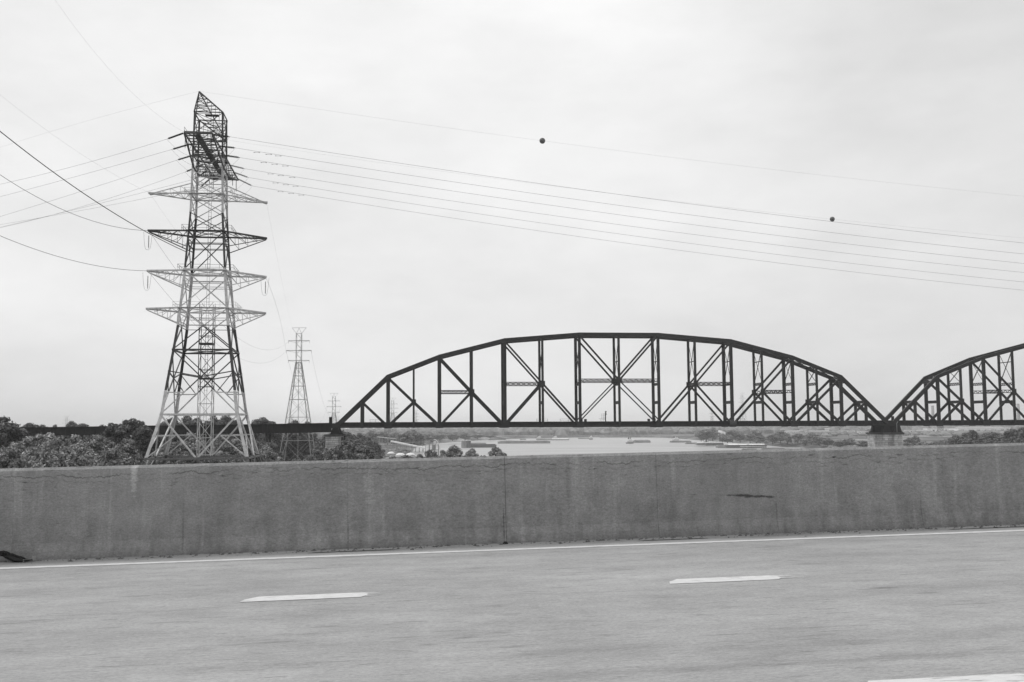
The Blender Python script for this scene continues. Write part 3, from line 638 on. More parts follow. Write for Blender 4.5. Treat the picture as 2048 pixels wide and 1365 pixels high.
# the inner ladder shaft
s = Shape(); sw = 1.3
for sx, sy in ((-1, -1), (1, -1), (1, 1), (-1, 1)): s.beam((sx*sw, sy*sw, 4), (sx*sw, sy*sw, 54), .13)
z = 5.; kk = 0
while z < 52:
    for k in range(4):
        c = [(-1, -1), (1, -1), (1, 1), (-1, 1)]; a, b_ = c[k], c[(k+1) % 4]
        s.beam((a[0]*sw, a[1]*sw, z), (b_[0]*sw, b_[1]*sw, z), .09)
        if kk % 2: a, b_ = b_, a
        s.beam((a[0]*sw, a[1]*sw, z), (b_[0]*sw, b_[1]*sw, z+3.3), .09)
    z += 3.3; kk += 1
s.obj('ladder_shaft', TOWER, tower)
for z in (46.4, 39.6): Shape().box((0, 0, z), (2.7, 2.7, .3)).obj('platform', TOWER, tower)
s = Shape()
for x in (-.25, .25): s.beam((x-.3, 0, 5), (x+.3, 0, 92), .07)
for k in range(100): s.beam((-.55+k*.006, 0, 5.5+k*.86), (-.05+k*.006, 0, 5.5+k*.86), .05)
s.obj('ladder', TOWER, tower)
# side crossarms (the near tip swings towards us on the left and away on the right)
def rail_box(z):
    w = tw(z)/2+.25; s = Shape(); cs = [(-w-.9, -w), (w+1.2, -w), (w+1.2, w), (-w-.9, w)]
    for k in range(4):
        a, b_ = cs[k], cs[(k+1) % 4]
        for h in (.6, 1.15): s.beam((*a, z+h), (*b_, z+h), .05)
        for j in range(4): f = j/4; q = (a[0]+(b_[0]-a[0])*f, a[1]+(b_[1]-a[1])*f); s.beam((*q, z+.1), (*q, z+1.15), .05)
    s.box((0, -w, z+.05), (2*w, .8, .1)); s.box((0, w, z+.05), (2*w, .8, .1)); return s.obj('railing', TOWER, tower)
ARMS = []
for z, bottom in ((75.55, 3.0), (68.2, 3.1), (60.35, 3.0), (53.0, 2.9)):
    rail_box(z)
    for sg in (-1, 1):
        up = z > 75
        tip = np.array((sg*10.75, sg*3.1, z-.1 if not up else z-.1)); w = tw(z)/2
        ca, cb = np.array((sg*w, -w, z)), np.array((sg*w, w, z))
        if up: ba, bb = np.array((sg*w, -w, z+2.0)), np.array((sg*w, w, z+2.0))
        else:
            wb = tw(z-bottom)/2; ba, bb = np.array((sg*wb, -wb, z-bottom)), np.array((sg*wb, wb, z-bottom))
        s = Shape(); t1 = .2 if up else .3
        tn = tip+np.array((0, -.35, 0)); tf = tip+np.array((0, .35, 0))
        s.beam(ca, tn, t1, t1); s.beam(cb, tf, t1, t1); s.beam(ba, tn-[0, 0, .25], .16); s.beam(bb, tf-[0, 0, .25], .16); s.beam(tn, tf, .4, .35)
        arm = s.obj('crossarm', TOWER, tower)
        for top_, bot_ in ((ca, ba), (cb, bb)):
            pt = tip
            for j in range(4):
                f0, f1 = j/4, (j+1)/4; A = top_+(pt-top_)*f0; Bq = bot_+(pt-bot_)*f1; C_ = top_+(pt-top_)*f1
                Shape().beam(A, Bq, .08).obj('arm_brace', TOWER, arm)
                if j < 3: Shape().beam(C_, Bq, .07).obj('arm_brace', TOWER, arm)
        s = Shape()
        for j in range(4):
            f0, f1 = j/4, (j+1)/4; A = ca+(tip-ca)*f0; Bq = cb+(tip-cb)*f1; s.beam(A, Bq, .1); Bq = cb+(tip-cb)*f0; s.beam(Bq, A, .08)
        s.obj('arm_web', TOWER, arm)
        ARMS.append((z, sg, tip))
# the big crossarm that runs away from us, carrying the six phases
y0, y1, ZB = -15.4, 20.6, 84.2; hw = 2.5; ox = .25
s = Shape()
for sx in (-1, 1):
    s.beam((ox+sx*hw, y0, ZB), (ox+sx*hw, y1, ZB), .24, .24)
    s.beam((ox+sx*hw, y0, ZB-.15), (ox+sx*2.9, -3, ZB-3.4), .26); s.beam((ox+sx*2.9, -3, ZB-3.4), (ox+sx*2.9, 3.2, ZB-3.4), .26); s.beam((ox+sx*2.9, 3.2, ZB-3.4), (ox+sx*hw, y1, ZB-.15), .26)
s.beam((ox-hw, y0, ZB), (ox+hw, y0, ZB), .5, .4); s.beam((ox-hw, y1, ZB), (ox+hw, y1, ZB), .4, .3)
big = s.obj('main_crossarm', TOWER_TOP, tower)
def lowz(y):
    if y < -3: return ZB-.15-3.25*(y-y0)/(-3-y0)
    if y > 3.2: return ZB-3.4+3.25*(y-3.2)/(y1-3.2)
    return ZB-3.4
NB = 18
for j in range(NB+1):
    y = y0+(y1-y0)*j/NB
    Shape().beam((ox-hw, y, ZB), (ox+hw, y, ZB), .1).obj('arm_brace', TOWER_TOP, big)
    Shape().beam((ox-hw, y, lowz(y)), (ox+hw, y, lowz(y)), .1).obj('arm_brace', TOWER_TOP, big)
    if j < NB:
        y2 = y0+(y1-y0)*(j+1)/NB; sx = 1 if j % 2 else -1
        Shape().beam((ox-sx*hw, y, ZB), (ox+sx*hw, y2, ZB), .09).obj('arm_brace', TOWER_TOP, big)
        Shape().beam((ox+sx*hw, y, lowz(y)), (ox-sx*hw, y2, lowz(y2)), .09).obj('arm_brace', TOWER_TOP, big)
        for q in (-1, 1):
            a, b_ = (ox+q*hw, y, ZB), (ox+q*hw*1.05, y2, lowz(y2))
            if j % 2: a, b_ = (ox+q*hw*1.05, y, lowz(y)), (ox+q*hw, y2, ZB)
            Shape().beam(a, b_, .08).obj('arm_brace', TOWER_TOP, big)
Shape().box((ox-.2, (y0+y1)/2, ZB-.3), (1.15, y1-y0-.6, .14)).obj('catwalk', TOWER_TOP, tower)
s = Shape()
for y in (y0+.6, y0+3.2, y0+5.8): s.beam((ox-hw-.1, y, ZB), (ox-hw-.1, y, ZB+1.2), .05)
for h in (.6, 1.2): s.beam((ox-hw-.1, y0+.6, ZB+h), (ox-hw-.1, y0+5.8, ZB+h), .05)
s.obj('catwalk_railing', TOWER, tower)
# earth-wire peaks: two pointed brackets at the very top
for sg, t in ((-1, -13.7), (1, 19.)):
    w = tw(92)/2; tip = np.array((0, t, 92.5)); s = Shape()
    tops = [np.array((-w, sg*w, 92)), np.array((w, sg*w, 92))]; bots = [np.array((-w, sg*w, 87.6)), np.array((w, sg*w, 87.6))]
    for p in tops: s.beam(p, tip, .2)
    for p in bots: s.beam(p, tip, .15)
    pk = s.obj('earth_wire_peak', TOWER, tower)
    for j in range(1, 6):
        f = j/6; a, b_, c, d = [p+(tip-p)*f for p in (tops[0], tops[1], bots[0], bots[1])]
        Shape().beam(a, b_, .09).beam(c, d, .08).beam(a, c, .07).beam(b_, d, .07).obj('peak_brace', TOWER, pk)
        f2 = (j-1)/6; a2, b2 = tops[0]+(tip-tops[0])*f2, bots[1]+(tip-bots[1])*f2
        Shape().beam(a2, b_, .09).beam(b2, c, .09).obj('peak_brace', TOWER, pk)
Shape().box((.5, -1.5, 91.7), (2.6, 1.2, .15)).obj('platform', TOWER, tower)
for k in range(4):
    q = corner(k, 6); Shape().box((q[0], q[1], 4.6), (2.4, 2.4, 2)).obj('footing', GREYM, tower)

def TL(p):  # tower local -> world
    return TC + TE*p[0] + TD*p[1] + np.array([0, 0, p[2]])
def string_mesh(a, b_, r=.2, n=13):
    a = np.array(a, float); b_ = np.array(b_, float); s = Shape(); pts, rr = [], []
    for i in range(n):
        f0 = .08+.84*i/n
        for df, q in ((0, .04), (.15/n, r), (.55/n, r*.75), (.6/n, .04)): pts.append(a+(b_-a)*(f0+df)); rr.append(q)
    s.tube([a]+pts+[b_], [.035]+rr+[.035], 7); return s
def L(pw): q = pw-TC; return np.array((q@TE, q@TD, q[2]))
TR = []; TLf = []
for px, zz in (((460, 274), 83.9), ((471, 296.3), 83.9), ((479.8, 315.6), 83.8), ((489.7, 338), 83.5), ((497.4, 355.6), 83.1), ((505, 372.5), 82.6)):
    TR.append(on_ground(*px, zz))
for px, zz in (((333.6, 278.7), 83.6), ((343, 299.6), 83.6), ((352.7, 321), 83.4), ((370, 344.6), 83.), ((387.5, 359), 82.7), ((400.7, 375), 82.3)):
    TLf.append(on_ground(*px, zz))
for i, P_ in enumerate(TR):
    q = L(P_); a = np.array((ox+hw, min(max(q[1]-.3, y0), y1), ZB-.1))
    for d in ((-.2, .2) if i < 3 else (0,)): string_mesh(a+[0, d, 0], q+[0, d*.5, 0]).obj('insulator_string', PORC, tower, True)
    string_mesh(a+[-.2, 0, -.2], a+[-.2, 0, -3.0], .1, 9).obj('insulator_string', PORC, tower, True)
for i, P_ in enumerate(TLf):
    q = L(P_); a = np.array((ox-hw, min(max(q[1]-2.8, y0), y1), ZB-.1))
    string_mesh(a, q, .2).obj('insulator_string', PORC, tower, True)
    string_mesh(a+[.2, 0, -.2], a+[.2, 0, -2.9], .09, 9).obj('insulator_string', PORC, tower, True)

# ------------------------------------------------------------ wires
def curve_pts(A, e, a, b_, t0, t1, n=60):
    return [A + np.array([e[0]*t, e[1]*t, a*t+b_*t*t]) for t in np.linspace(t0, t1, n)]
def fit(A, e, pxs):
    """sag parabola in the vertical plane through A along e, through the given sight lines"""
    e = np.array([e[0], e[1], 0.]); e /= np.linalg.norm(e); nn_ = np.array([-e[1], e[0], 0]); rows = []; rhs = []
    for px in pxs:
        p = on_plane(*px, A, nn_); t = (p-A)@e; rows.append((t, t*t)); rhs.append(p[2]-A[2])
    if len(pxs) == 1: return e, rhs[0]/rows[0][0], 0.
    s_ = np.linalg.lstsq(np.array(rows), np.array(rhs), rcond=None)[0]; return e, s_[0], s_[1]
def wire(pts, r, label, cat='power line', group=None, m=None, name='overhead_wire'):
    return tag(Shape().tube(pts, r, 5).obj(name, m or WIRE, None, True), label, cat, group)
DAMP = mat('damper_metal', .1, .6)
ends = [(436, 486.6), (458, 508.5), (477, 527.5), (496, 545.5), (515, 564.5), (531.7, 581)]
ordn = ['topmost', 'second', 'third', 'fourth', 'fifth', 'lowest']
for i, P_ in enumerate(TR):
    e, a, b_ = fit(P_, TE, [(1600, ends[i][0]), (2048, ends[i][1])])
    w_ = wire(curve_pts(P_, e, a, b_, 0, 560, 90), .026, f'{ordn[i]} of the six long conductors sagging right from the tower to the right edge', group='conductors crossing to the right')
    if i: 
        for t_ in (3.6+.5*i+random.uniform(-.2, .2), 5.8+.5*i, 7.9+.5*i+random.uniform(-.3, .3)):
            q = P_ + np.array([e[0]*t_, e[1]*t_, a*t_+b_*t_*t_-.22]); Shape().beam(q-e*.5, q+e*.5, .04).beam(q-e*.6, q-e*.35, .09).beam(q+e*.35, q+e*.6, .09).obj('vibration_damper', DAMP, w_)
apex = TL((0, -13.7, 92.6)); apex2 = TL((0, 19., 92.6))
ball_at = []
for A, pxs, lab in ((apex, [(1085, 282), (2048, 393)], 'thin earth wire from the tower peak carrying the nearer marker ball'), (apex2, [(1600, 431.7), (2048, 476.5)], 'thin earth wire just above the conductors carrying the farther marker ball')):
    e, a, b_ = fit(A, TE, pxs); wire(curve_pts(A, e, a, b_, 0, 560, 90), .010, lab, 'earth wire', m=WIRE_L); ball_at.append((A, e, a, b_))
def ball(px, k, label, r):
    A, e, a, b_ = ball_at[k]; nn_ = np.array([-e[1], e[0], 0]); p = on_plane(px, 300, A, nn_); t = (p-A)@e; c = A+np.array([e[0]*t, e[1]*t, a*t+b_*t*t])
    m_ = mat('marker_ball_paint', .13, .45, .2, 3)
    root = thing('marker_ball', label, 'marker ball', tuple(c), 0, 'aviation marker balls on the earth wires')
    for sg in (-1, 1):
        prof = [(r*math.cos(q), sg*r*math.sin(q)) for q in np.linspace(.03, math.pi/2-.02, 9)]
        if sg < 0: prof = prof[::-1]
        Shape().lathe((0, 0, 0), prof, 20).obj('hemisphere', m_, root, True)
    Shape().lathe((0, 0, 0), [(r*.98, -.04), (r*1.04, -.03), (r*1.04, .03), (r*.98, .04)], 20).obj('flange', GALV, root)
    for k_ in range(6):
        q = math.pi*k_/3; Shape().tube([(r*1.01*math.cos(v)*math.cos(q), r*1.01*math.cos(v)*math.sin(q), r*1.01*math.sin(v)) for v in np.linspace(-1.5, -.1, 7)], .018, 4).obj('rib', GALV, root)
    root.rotation_euler = (.2, .9, .3)
ball(1085, 0, 'round dark marker ball on the highest thin wire, in open sky', .56)
ball(1660, 1, 'smaller dark marker ball at right, just above the conductors', .57)
lend = [(369, 323, 184.6), (397, None, None), (435.4, None, None), (456, None, None), (461.5, None, None), (463, None, None)]
LD = (-.865, .5)
mids = [(184.6, 323), (185, 345), (180, 378), (180, 409), (180, 414), (180, 422)]
for i, P_ in enumerate(TLf):
    e, a, b_ = fit(P_, LD, [mids[i], (0, lend[i][0])])
    b_ = max(b_, .0002)
    wire(curve_pts(P_, e, a, b_, 0, 170, 50), .023, f'{ordn[i]} of the six conductors running left from the tower to the left edge', group='conductors running left')
    A, Bp = P_, TR[i]; pts = []
    for f in np.linspace(0, 1, 16): q = A*(1-f)+Bp*f; q[2] -= 4*3.6*f*(1-f); pts.append(q)
    wire(pts, .017, f'{ordn[i]} slack jumper loop hanging under the big crossarm', 'jumper cable', 'jumper loops under the crossarm', name='jumper_wire')
e, a, b_ = fit(apex, LD, [(200, 235), (0, 295)]); wire(curve_pts(apex, e, a, b_, 0, 170, 40), .010, 'faint earth wire running left from the tower peak', 'earth wire', m=WIRE_L)
def tip(z, sg): return TL([t_ for zz, s_, t_ in ARMS if abs(zz-z) < .1 and s_ == sg][0])
leg_pt = TL(corner(0, 64.0))
near = [(leg_pt, (-.25, -.97), [(292, 464), (0, 263)], 'thick dark cable slanting down from the upper left to the tower leg', .075),
        (tip(68.2, -1), (-.2, -.98), [(150, 430), (0, 350)], 'cable curving from the left edge to the dark crossarm tip', .04),
        (tip(60.35, -1), (-.2, -.98), [(160, 525), (0, 472)], 'lowest cable sagging from the left edge to the white crossarm tip', .04),
        (tip(75.55, -1), (-.2, -.98), [(120, 280), (0, 190)], 'faint cable from the left edge to the uppermost side crossarm', .010),
        (TL((-2.3, -14, 84.5)), (-.3, -.95), [(300, 218), (110, 0)], 'faint cable rising from the big crossarm to the top of the photo', .010)]
for A, d_, pxs, lab, r in near:
    e, a, b_ = fit(A, d_, pxs); wire(curve_pts(A, e, a, max(b_, 0), 0, 150, 50), r, lab, m=WIRE if r > .02 else WIRE_L)
def sagwire(A, Bp, mid, r, lab, cat='power line', group=None, m=None):
    A = np.array(A, float); Bp = np.array(Bp, float); d = Bp-A; Lh = math.hypot(d[0], d[1]); e = np.array([d[0]/Lh, d[1]/Lh, 0]); nn_ = np.array([-e[1], e[0], 0])
    if isinstance(mid, tuple): p = on_plane(*mid, A, nn_); t = (p-A)@e/Lh; line = A[2]+d[2]*t; sag = (line-p[2])/(4*t*(1-t))
    else: sag = mid
    pts = []
    for f in np.linspace(0, 1, 36): q = A+d*f; q[2] -= 4*sag*f*(1-f); pts.append(q)
    return wire(pts, r, lab, cat, group, m)
# ------------------------------------------------------------ the row of smaller pylons
def small_pylon(name_label, c, ztop, zbase, sc=1., rz=.1, style=0, m=GALV, detail=True):
    p = thing('lattice_pylon', name_label, 'pylon', (c[0], c[1], 0), rz, 'smaller lattice pylons in the distance')
    zt = ztop; b0_ = zt-2.7*sc; b1_ = zt-16.3*sc; w0 = 1.2*sc
    def hw_(z): return w0 if z > b1_ else w0+(b1_-z)*.137
    th = .16 if sc >= .9 else .2
    for sx in (-1, 1):
        for sy in (-1, 1):
            s = Shape(); s.beam((sx*w0, sy*w0, b0_), (sx*w0, sy*w0, b1_), th); wb = hw_(zbase); s.beam((sx*w0, sy*w0, b1_), (sx*wb, sy*wb, zbase), th*1.7); s.obj('leg', m, p)
    s = Shape(); z = b0_; flip = 1
    while z > b1_+.5:
        z2 = z-2.4*sc
        for a in (-1, 1):
            s.beam((-w0*flip, a*w0, z), (w0*flip, a*w0, z2), .1); s.beam((a*w0, -w0*flip, z), (a*w0, w0*flip, z2), .1)
        z = z2; flip *= -1
    s.obj('upper_lattice', m, p)['kind'] = 'stuff'
    z = b1_
    while z > zbase+2:
        z2 = max(z-hw_(z)*2.3, zbase); wa, wb = hw_(z), hw_(z2)
        s = Shape()
        for a in (-1, 1):
            for q in (-1, 1):
                s.beam((-q*wa, a*wa, z), (q*wb, a*wb, z2), .11); s.beam((a*wa, -q*wa, z), (a*wb, q*wb, z2), .11)
            s.beam((-wa, a*wa, z), (wa, a*wa, z), .16); s.beam((a*wa, -wa, z), (a*wa, wa, z), .16)
        s.obj('lattice_panel', m, p); z = z2
    for dz, hl in ((6.1, 4.9), (10.7, 5.9), (15.4, 4.9)):
        hl *= sc; z = zt-dz*sc
        s = Shape(); s.beam((-hl, 0, z), (hl, 0, z), .5*sc, .22); s.beam((-hl, 0, z-.1), (-w0, w0, z-.9*sc), .1).beam((hl, 0, z-.1), (w0, -w0, z-.9*sc), .1)
        for q in (-1, 1): s.beam((q*hl, 0, z), (q*hl, 0, z-1.2*sc), .1)
        s.obj('crossarm', m, p)
    s = Shape(); s.beam((-3.3*sc, 0, zt), (3.4*sc, 0, zt), .14)
    for q in (-1, 1): s.beam((q*w0, 0, b0_), (0, 0, zt-.1), .12); s.beam((q*w0, 0, b0_), (q*3.3*sc, 0, zt), .12)
    s.beam((-w0, w0, b0_), (w0, w0, b0_), .1).beam((-w0, -w0, b0_), (w0, -w0, b0_), .1)
    s.obj('earth_wire_bar', m, p)
    if detail:
        Shape().tube([(0, 0, zbase), (0, 0, b1_)], .14, 6).obj('riser_pipe', m, p)
    return p
PG = mat('weathered_pylon_steel', .3, .6, .3, .2)
P2 = np.array((-100.2, 480.)); small_pylon('nearest of the small lattice pylons, standing right of the big tower', P2, 76.7, 5, 1, .04, m=PG)
c3 = at_depth(668, 800, 842); small_pylon('second small lattice pylon, above the left end of the truss', c3, 57.6, 5, 1, .04, m=PG)
c4 = at_depth(785.5, 800, 1150); small_pylon('faint pylon seen through the first triangle of the truss', c4, 62, 5, 1.05, .3, m=PG)
c5 = at_depth(832, 820, 1700); small_pylon('very faint pylon behind the left part of the truss', c5, 57, 5, 1., .3, m=PG, detail=False)
c6 = at_depth(676, 830, 1500); small_pylon('tiny pylon just right of the second small pylon', c6, 46, 5, .9, .2, m=PG, detail=False)
c7 = at_depth(133, 840, 1600); small_pylon('tiny far pylon over the trees at left', c7, 50, 5, 1., .2, m=PG, detail=False)
c8 = at_depth(584, 840, 1400); small_pylon('tiny pylon seen through the legs of the nearest small pylon', c8, 46, 5, .9, .5, m=PG, detail=False)
c9 = at_depth(1424, 830, 1900); small_pylon('faint pylon behind the right part of the truss', c9, 62, 5, 1.1, .5, m=PG, detail=False)
c10 = at_depth(1485, 815, 1900); small_pylon('faint pylon seen between the right posts of the middle truss', c10, 88, 5, 1.6, .5, m=PG, detail=False)
def pa(x, y, Y=480): return at_depth(x, y, Y)
sagwire(tip(75.55, 1), pa(584, 656), (557, 530), .010, 'faint cable dropping from the upper right crossarm to the nearest small pylon', m=WIRE_L)
sagwire(tip(60.35, 1), pa(572, 702), (555, 620), .025, 'cable dropping from the white right crossarm to the small pylon')
sagwire(tip(75.55, -1), pa(577, 656), (350, 460), .010, 'faint cable from the upper left crossarm passing behind the tower', m=WIRE_L)
sagwire(tip(68.2, -1), pa(577, 684), (530, 700), .025, 'slack cable arching behind the tower to the middle arm of the small pylon')
sagwire(tip(60.35, -1), pa(572, 703), (530, 726), .025, 'lower slack cable behind the tower ending at the long arm of the small pylon')
q3 = lambda x, y: at_depth(x, y, 842)
sagwire(pa(622, 702), q3(681, 814), (650, 815), .03, 'cable from the small pylon descending right to the second small pylon')
sagwire(pa(572, 702), q3(655, 814), (600, 800), .03, 'cable from the left arm of the small pylon to the second small pylon')
# slack loops with a hanging insulator at three crossarm tips
for z, sg in ((68.2, -1), (60.35, -1), (60.35, 1)):
    t_ = [q for zz, s_, q in ARMS if abs(zz-z) < .1 and s_ == sg][0]
    string_mesh(t_+[0, 0, -.9], t_+[0, 0, -3.5], .1, 10).obj('insulator_string', PORC, tower, True)
    pts = [t_+np.array([-.9+1.6*f, -.3, -.3-3.5*(1-(2*f-1)**4)]) for f in np.linspace(0, 1, 14)]
    Shape().tube(pts, .025, 5).obj('jumper_loop', WIRE, tower, True)

# ------------------------------------------------------------ trees
def leaf_mesh(name, seed, n, size, R, Z0, Z1, nb, blob=(.2, .38)):
    """crown of n leaf-clump quads spread over nb lobes between heights Z0 and Z1, radius R"""
    r = np.random.default_rng(seed); H = (Z1-Z0)/2; zc = (Z0+Z1)/2
    d = r.normal(size=(nb, 3)); d /= np.linalg.norm(d, axis=1)[:, None]; rad = r.uniform(.25, .85, nb)**.7
    d[:, 2] = d[:, 2]*1.0+.1
    c = d*rad[:, None]*np.array([R, R, H]); c[:, 2] += zc; c[0] = (0, 0, zc+H*.8); c[1] = (R*.3, R*.2, zc+H*.65); c[2] = (-R*.3, R*.1, zc+H*.6); c[3] = (0, -R*.4, zc+H*.55); br = r.uniform(blob[0], blob[1], nb)*R
    k = r.integers(0, nb, n); v = r.normal(size=(n, 3)); v[:, 2] += .35; v /= np.linalg.norm(v, axis=1)[:, None]
    p = c[k]+v*(br[k]*(r.uniform(.75, 1.0, n)+(r.random(n) < .12)*r.uniform(0, .4, n)))[:, None]*np.array([1, 1, .85])
    p[:, 2] += Z1-np.percentile(p[:, 2], 99.6); hr = np.hypot(p[:, 0], p[:, 1]); p[:, :2] *= R/np.percentile(hr, 96)
    nrm = v+r.normal(size=(n, 3))*.38; nrm /= np.linalg.norm(nrm, axis=1)[:, None]
    a = np.cross(nrm, r.normal(size=(n, 3))); a /= np.linalg.norm(a, axis=1)[:, None]; b_ = np.cross(nrm, a)
    sz = size*r.uniform(.6, 1.4, n)
    q = np.stack([p-a*sz[:, None]*.5, p+b_*sz[:, None]*.32, p+a*sz[:, None]*.5, p-b_*sz[:, None]*.32], 1).reshape(-1, 3)
    me = bpy.data.meshes.new(name); me.vertices.add(4*n); me.loops.add(4*n); me.polygons.add(n)
    me.vertices.foreach_set('co', q.ravel()); me.loops.foreach_set('vertex_index', np.arange(4*n)); me.polygons.foreach_set('loop_start', np.arange(0, 4*n, 4)); me.polygons.foreach_set('loop_total', np.full(n, 4))
    me.update(); return me, c
def trunk_mesh(name, c, Z0, h0, seed):
    rr_ = random.Random(seed); s = Shape(); s.tube([(0, 0, -1), (.1, 0, h0*.3), (0, .15, Z0), (.1, .1, (Z0+h0)/2), (0, 0, h0*.9)], [.38, .3, .24, .17, .06], 7)
    for i in rr_.sample(range(len(c)), min(9, len(c))):
        q = c[i]; z = min(max(Z0*.6, q[2]*.6), h0*.7); s.tube([(0, 0, z), tuple(np.array([q[0]*.5, q[1]*.5, (z+q[2])/2+.4])), tuple(q)], [.15, .1, .03], 5)
    me = bpy.data.meshes.new(name); me.from_pydata(s.v, [], s.f); me.materials.append(BARK); return me
KINDS = {}
def make_kind(key, n_var, n, size, R, Z0, Z1, nb, m, blob=(.2, .38)):
    L_ = []
    for i in range(n_var):
        me, c = leaf_mesh('crown', 100+len(KINDS)*10+i, n, size, R, Z0, Z1, nb, blob); me.materials.append(m); L_.append((me, trunk_mesh('trunk', c, Z0, Z1, i), Z1))
    KINDS[key] = L_
make_kind('near', 4, 12000, .62, 5.0, 6, 22, 46, LEAF, (.16, .34))
make_kind('near_dark', 2, 13000, .58, 5.0, 5, 22, 46, LEAF_D, (.18, .34))
make_kind('mid', 3, 8000, .8, 5.5, 4, 20, 42, LEAF_D)
make_kind('bush', 2, 6000, .42, 4.2, .6, 9, 34, LEAF)
make_kind('far', 3, 2600, 1.5, 6.5, 1.5, 18, 22, LEAF_F, (.28, .5))
tr_r = random.Random(11)
def tree(kind, x, y, ztop, width, label, group, zb=5, name='tree'):
    me, tk, H = tr_r.choice(KINDS[kind]); R = {'near': 5, 'near_dark': 5, 'mid': 5.5, 'bush': 4.2, 'far': 6.5}[kind]; sx = width/2/R
    t_ = thing(name, label, 'tree' if name == 'tree' else 'bush', (x, y, zb), tr_r.uniform(0, 6.28), group); ht = ztop-zb; sc_ = min(sx, ht/H)
    for nm, mm in (('crown', me), ('trunk', tk)):
        o = bpy.data.objects.new(nm, mm); COL.objects.link(o); o.parent = t_
        if nm == 'crown': o.scale = (sx, sx, sc_*1.0); o.location = (0, 0, ht-H*sc_)
        else: o.scale = (sx, sx, ht/H)
    return t_
def tree_px(kind, px, ytop, Y, wpx, label, group, zb=5, name='tree'):
    p = at_depth(px, ytop, Y); return tree(kind, p[0], Y, p[2], wpx*Y/FPX, label, group, zb, name)
G1 = 'leafy trees massed behind the barrier at left'
# front row at left, tops only just above the barrier
for px in range(-30, 250, 30): tree_px('near', px+tr_r.uniform(-6, 6), 903+tr_r.uniform(-8, 8), 118+tr_r.uniform(-8, 10), 82, 'pale leafy tree in the front row low against the barrier at left', 'front row of trees at left')
for px, y, w in ((-10, 895, 80), (38, 888, 80), (68, 876, 60), (97, 868, 60), (130, 878, 70), (160, 872, 56), (190, 872, 56), (222, 884, 62), (252, 880, 56)):
    tree_px('near', px, y, 150+tr_r.uniform(-8, 12), w+12, 'leafy tree in the second row at left, its crown below the dark girder', 'second row of trees at left')
for px, y, w, Y, lb in ((8, 834, 92, 236, 'big dark tree at the very left edge, rising above the girder'), (232, 848, 48, 190, 'tree crown above the girder, left half of the pair left of the tower'), (252, 840, 60, 205, 'tallest bushy crown just left of the tower, above the girder'), (284, 843, 50, 232, 'right crown of the clump touching the left tower leg'), (300, 862, 60, 236, 'tree crown crossed by the left tower leg')):
    tree_px('near_dark', px, y, Y, w, lb, 'tall trees breaking the girder line at left')
for px, y, w, Y in ((345, 900, 66, 235), (300, 880, 60, 240), (315, 905, 60, 228), (385, 868, 70, 235), (412, 884, 60, 230), (440, 874, 62, 235), (468, 880, 60, 240), (330, 890, 60, 225), (500, 890, 60, 240), (445, 905, 60, 225), (480, 912, 60, 225), (370, 905, 60, 228), (530, 893, 54, 265), (560, 916, 50, 270), (590, 920, 50, 280), (622, 914, 50, 280)):
    tree_px('near', px, y, Y, w, 'leafy tree seen through or beside the legs of the big tower', 'trees round the foot of the tower')
for px, y, w, Y, lb in ((700, 885, 86, 235, 'round pale bushy tree in front of the left stone pier'), (732, 893, 56, 235, 'right shoulder of the bushy tree beside the left pier'), (668, 899, 56, 235, 'low bushy crown left of the stone pier foot')):
    tree_px('near', px, y, Y, w, lb, 'bushy trees at the left pier')
for px, y, w, lb in ((862, 901, 34, 'small bush top left of the barge terminal'), (906, 893, 52, 'round tree top above the barrier in front of the water'), (885, 902, 36, 'low tree top between the round ones above the barrier'), (940, 899, 38, 'light tree top above the barrier in front of the moored barge'), (993, 896, 46, 'rightmost lone spiky tree top above the barrier'), (968, 912, 30, 'lowest bush top above the barrier by the water'), (840, 910, 40, 'bush top right of the white domes'), (790, 913, 40, 'bush top below the white domes'), (815, 912, 44, 'bush top between the white domes and the terminal')):
    tree_px('near', px, y, 300+tr_r.uniform(-8, 8), w, lb, 'tree tops above the barrier by the river')
for px, y, w, Y in ((345, 838, 60, 455), (375, 834, 70, 465), (395, 838, 44, 470), (428, 834, 50, 455), (452, 834, 60, 470), (472, 842, 34, 470), (508, 846, 44, 480), (525, 837, 46, 500), (545, 845, 40, 500), (590, 843, 46, 520), (615, 845, 40, 525), (320, 848, 40, 470), (60, 848, 44, 500), (85, 851, 34, 500), (110, 851, 30, 510), (143, 844, 34, 500), (165, 849, 44, 505), (205, 852, 40, 500), (10, 850, 50, 480)):
    tree_px('mid', px, y, Y, w, 'hazy tree whose top shows just above the dark girder', 'trees behind the girder viaduct')
for i in range(46):
    px = -20+i*15.5; nearp = abs(px-594) < 50; tree_px('mid', px+tr_r.uniform(-8, 8), 871+tr_r.uniform(-9, 14), (500 if nearp else 400)+tr_r.uniform(0, 120 if not nearp else 60), 52, 'darker tree in the shaded mass beneath the girder viaduct', 'mass of trees under the girder')
for i in range(16):
    px = 505+i*10
    if abs(px-594) < 42: continue
    tree_px('mid', px+tr_r.uniform(-5, 5), 892+tr_r.uniform(-8, 8), 345+tr_r.uniform(-20, 10), 40, 'sunlit tree crown in the thicket between the tower and the left pier', 'thicket left of the stone pier')
for px, y, w, Y in ((672, 868, 40, 640), (695, 866, 44, 640), (720, 868, 40, 660), (738, 876, 26, 640), (650, 872, 36, 600), (712, 880, 40, 560), (752, 884, 36, 640), (640, 884, 40, 560)):
    tree_px('mid', px, y, Y, w, 'hazy tree on the bank right behind the left stone pier', 'trees behind the left pier')
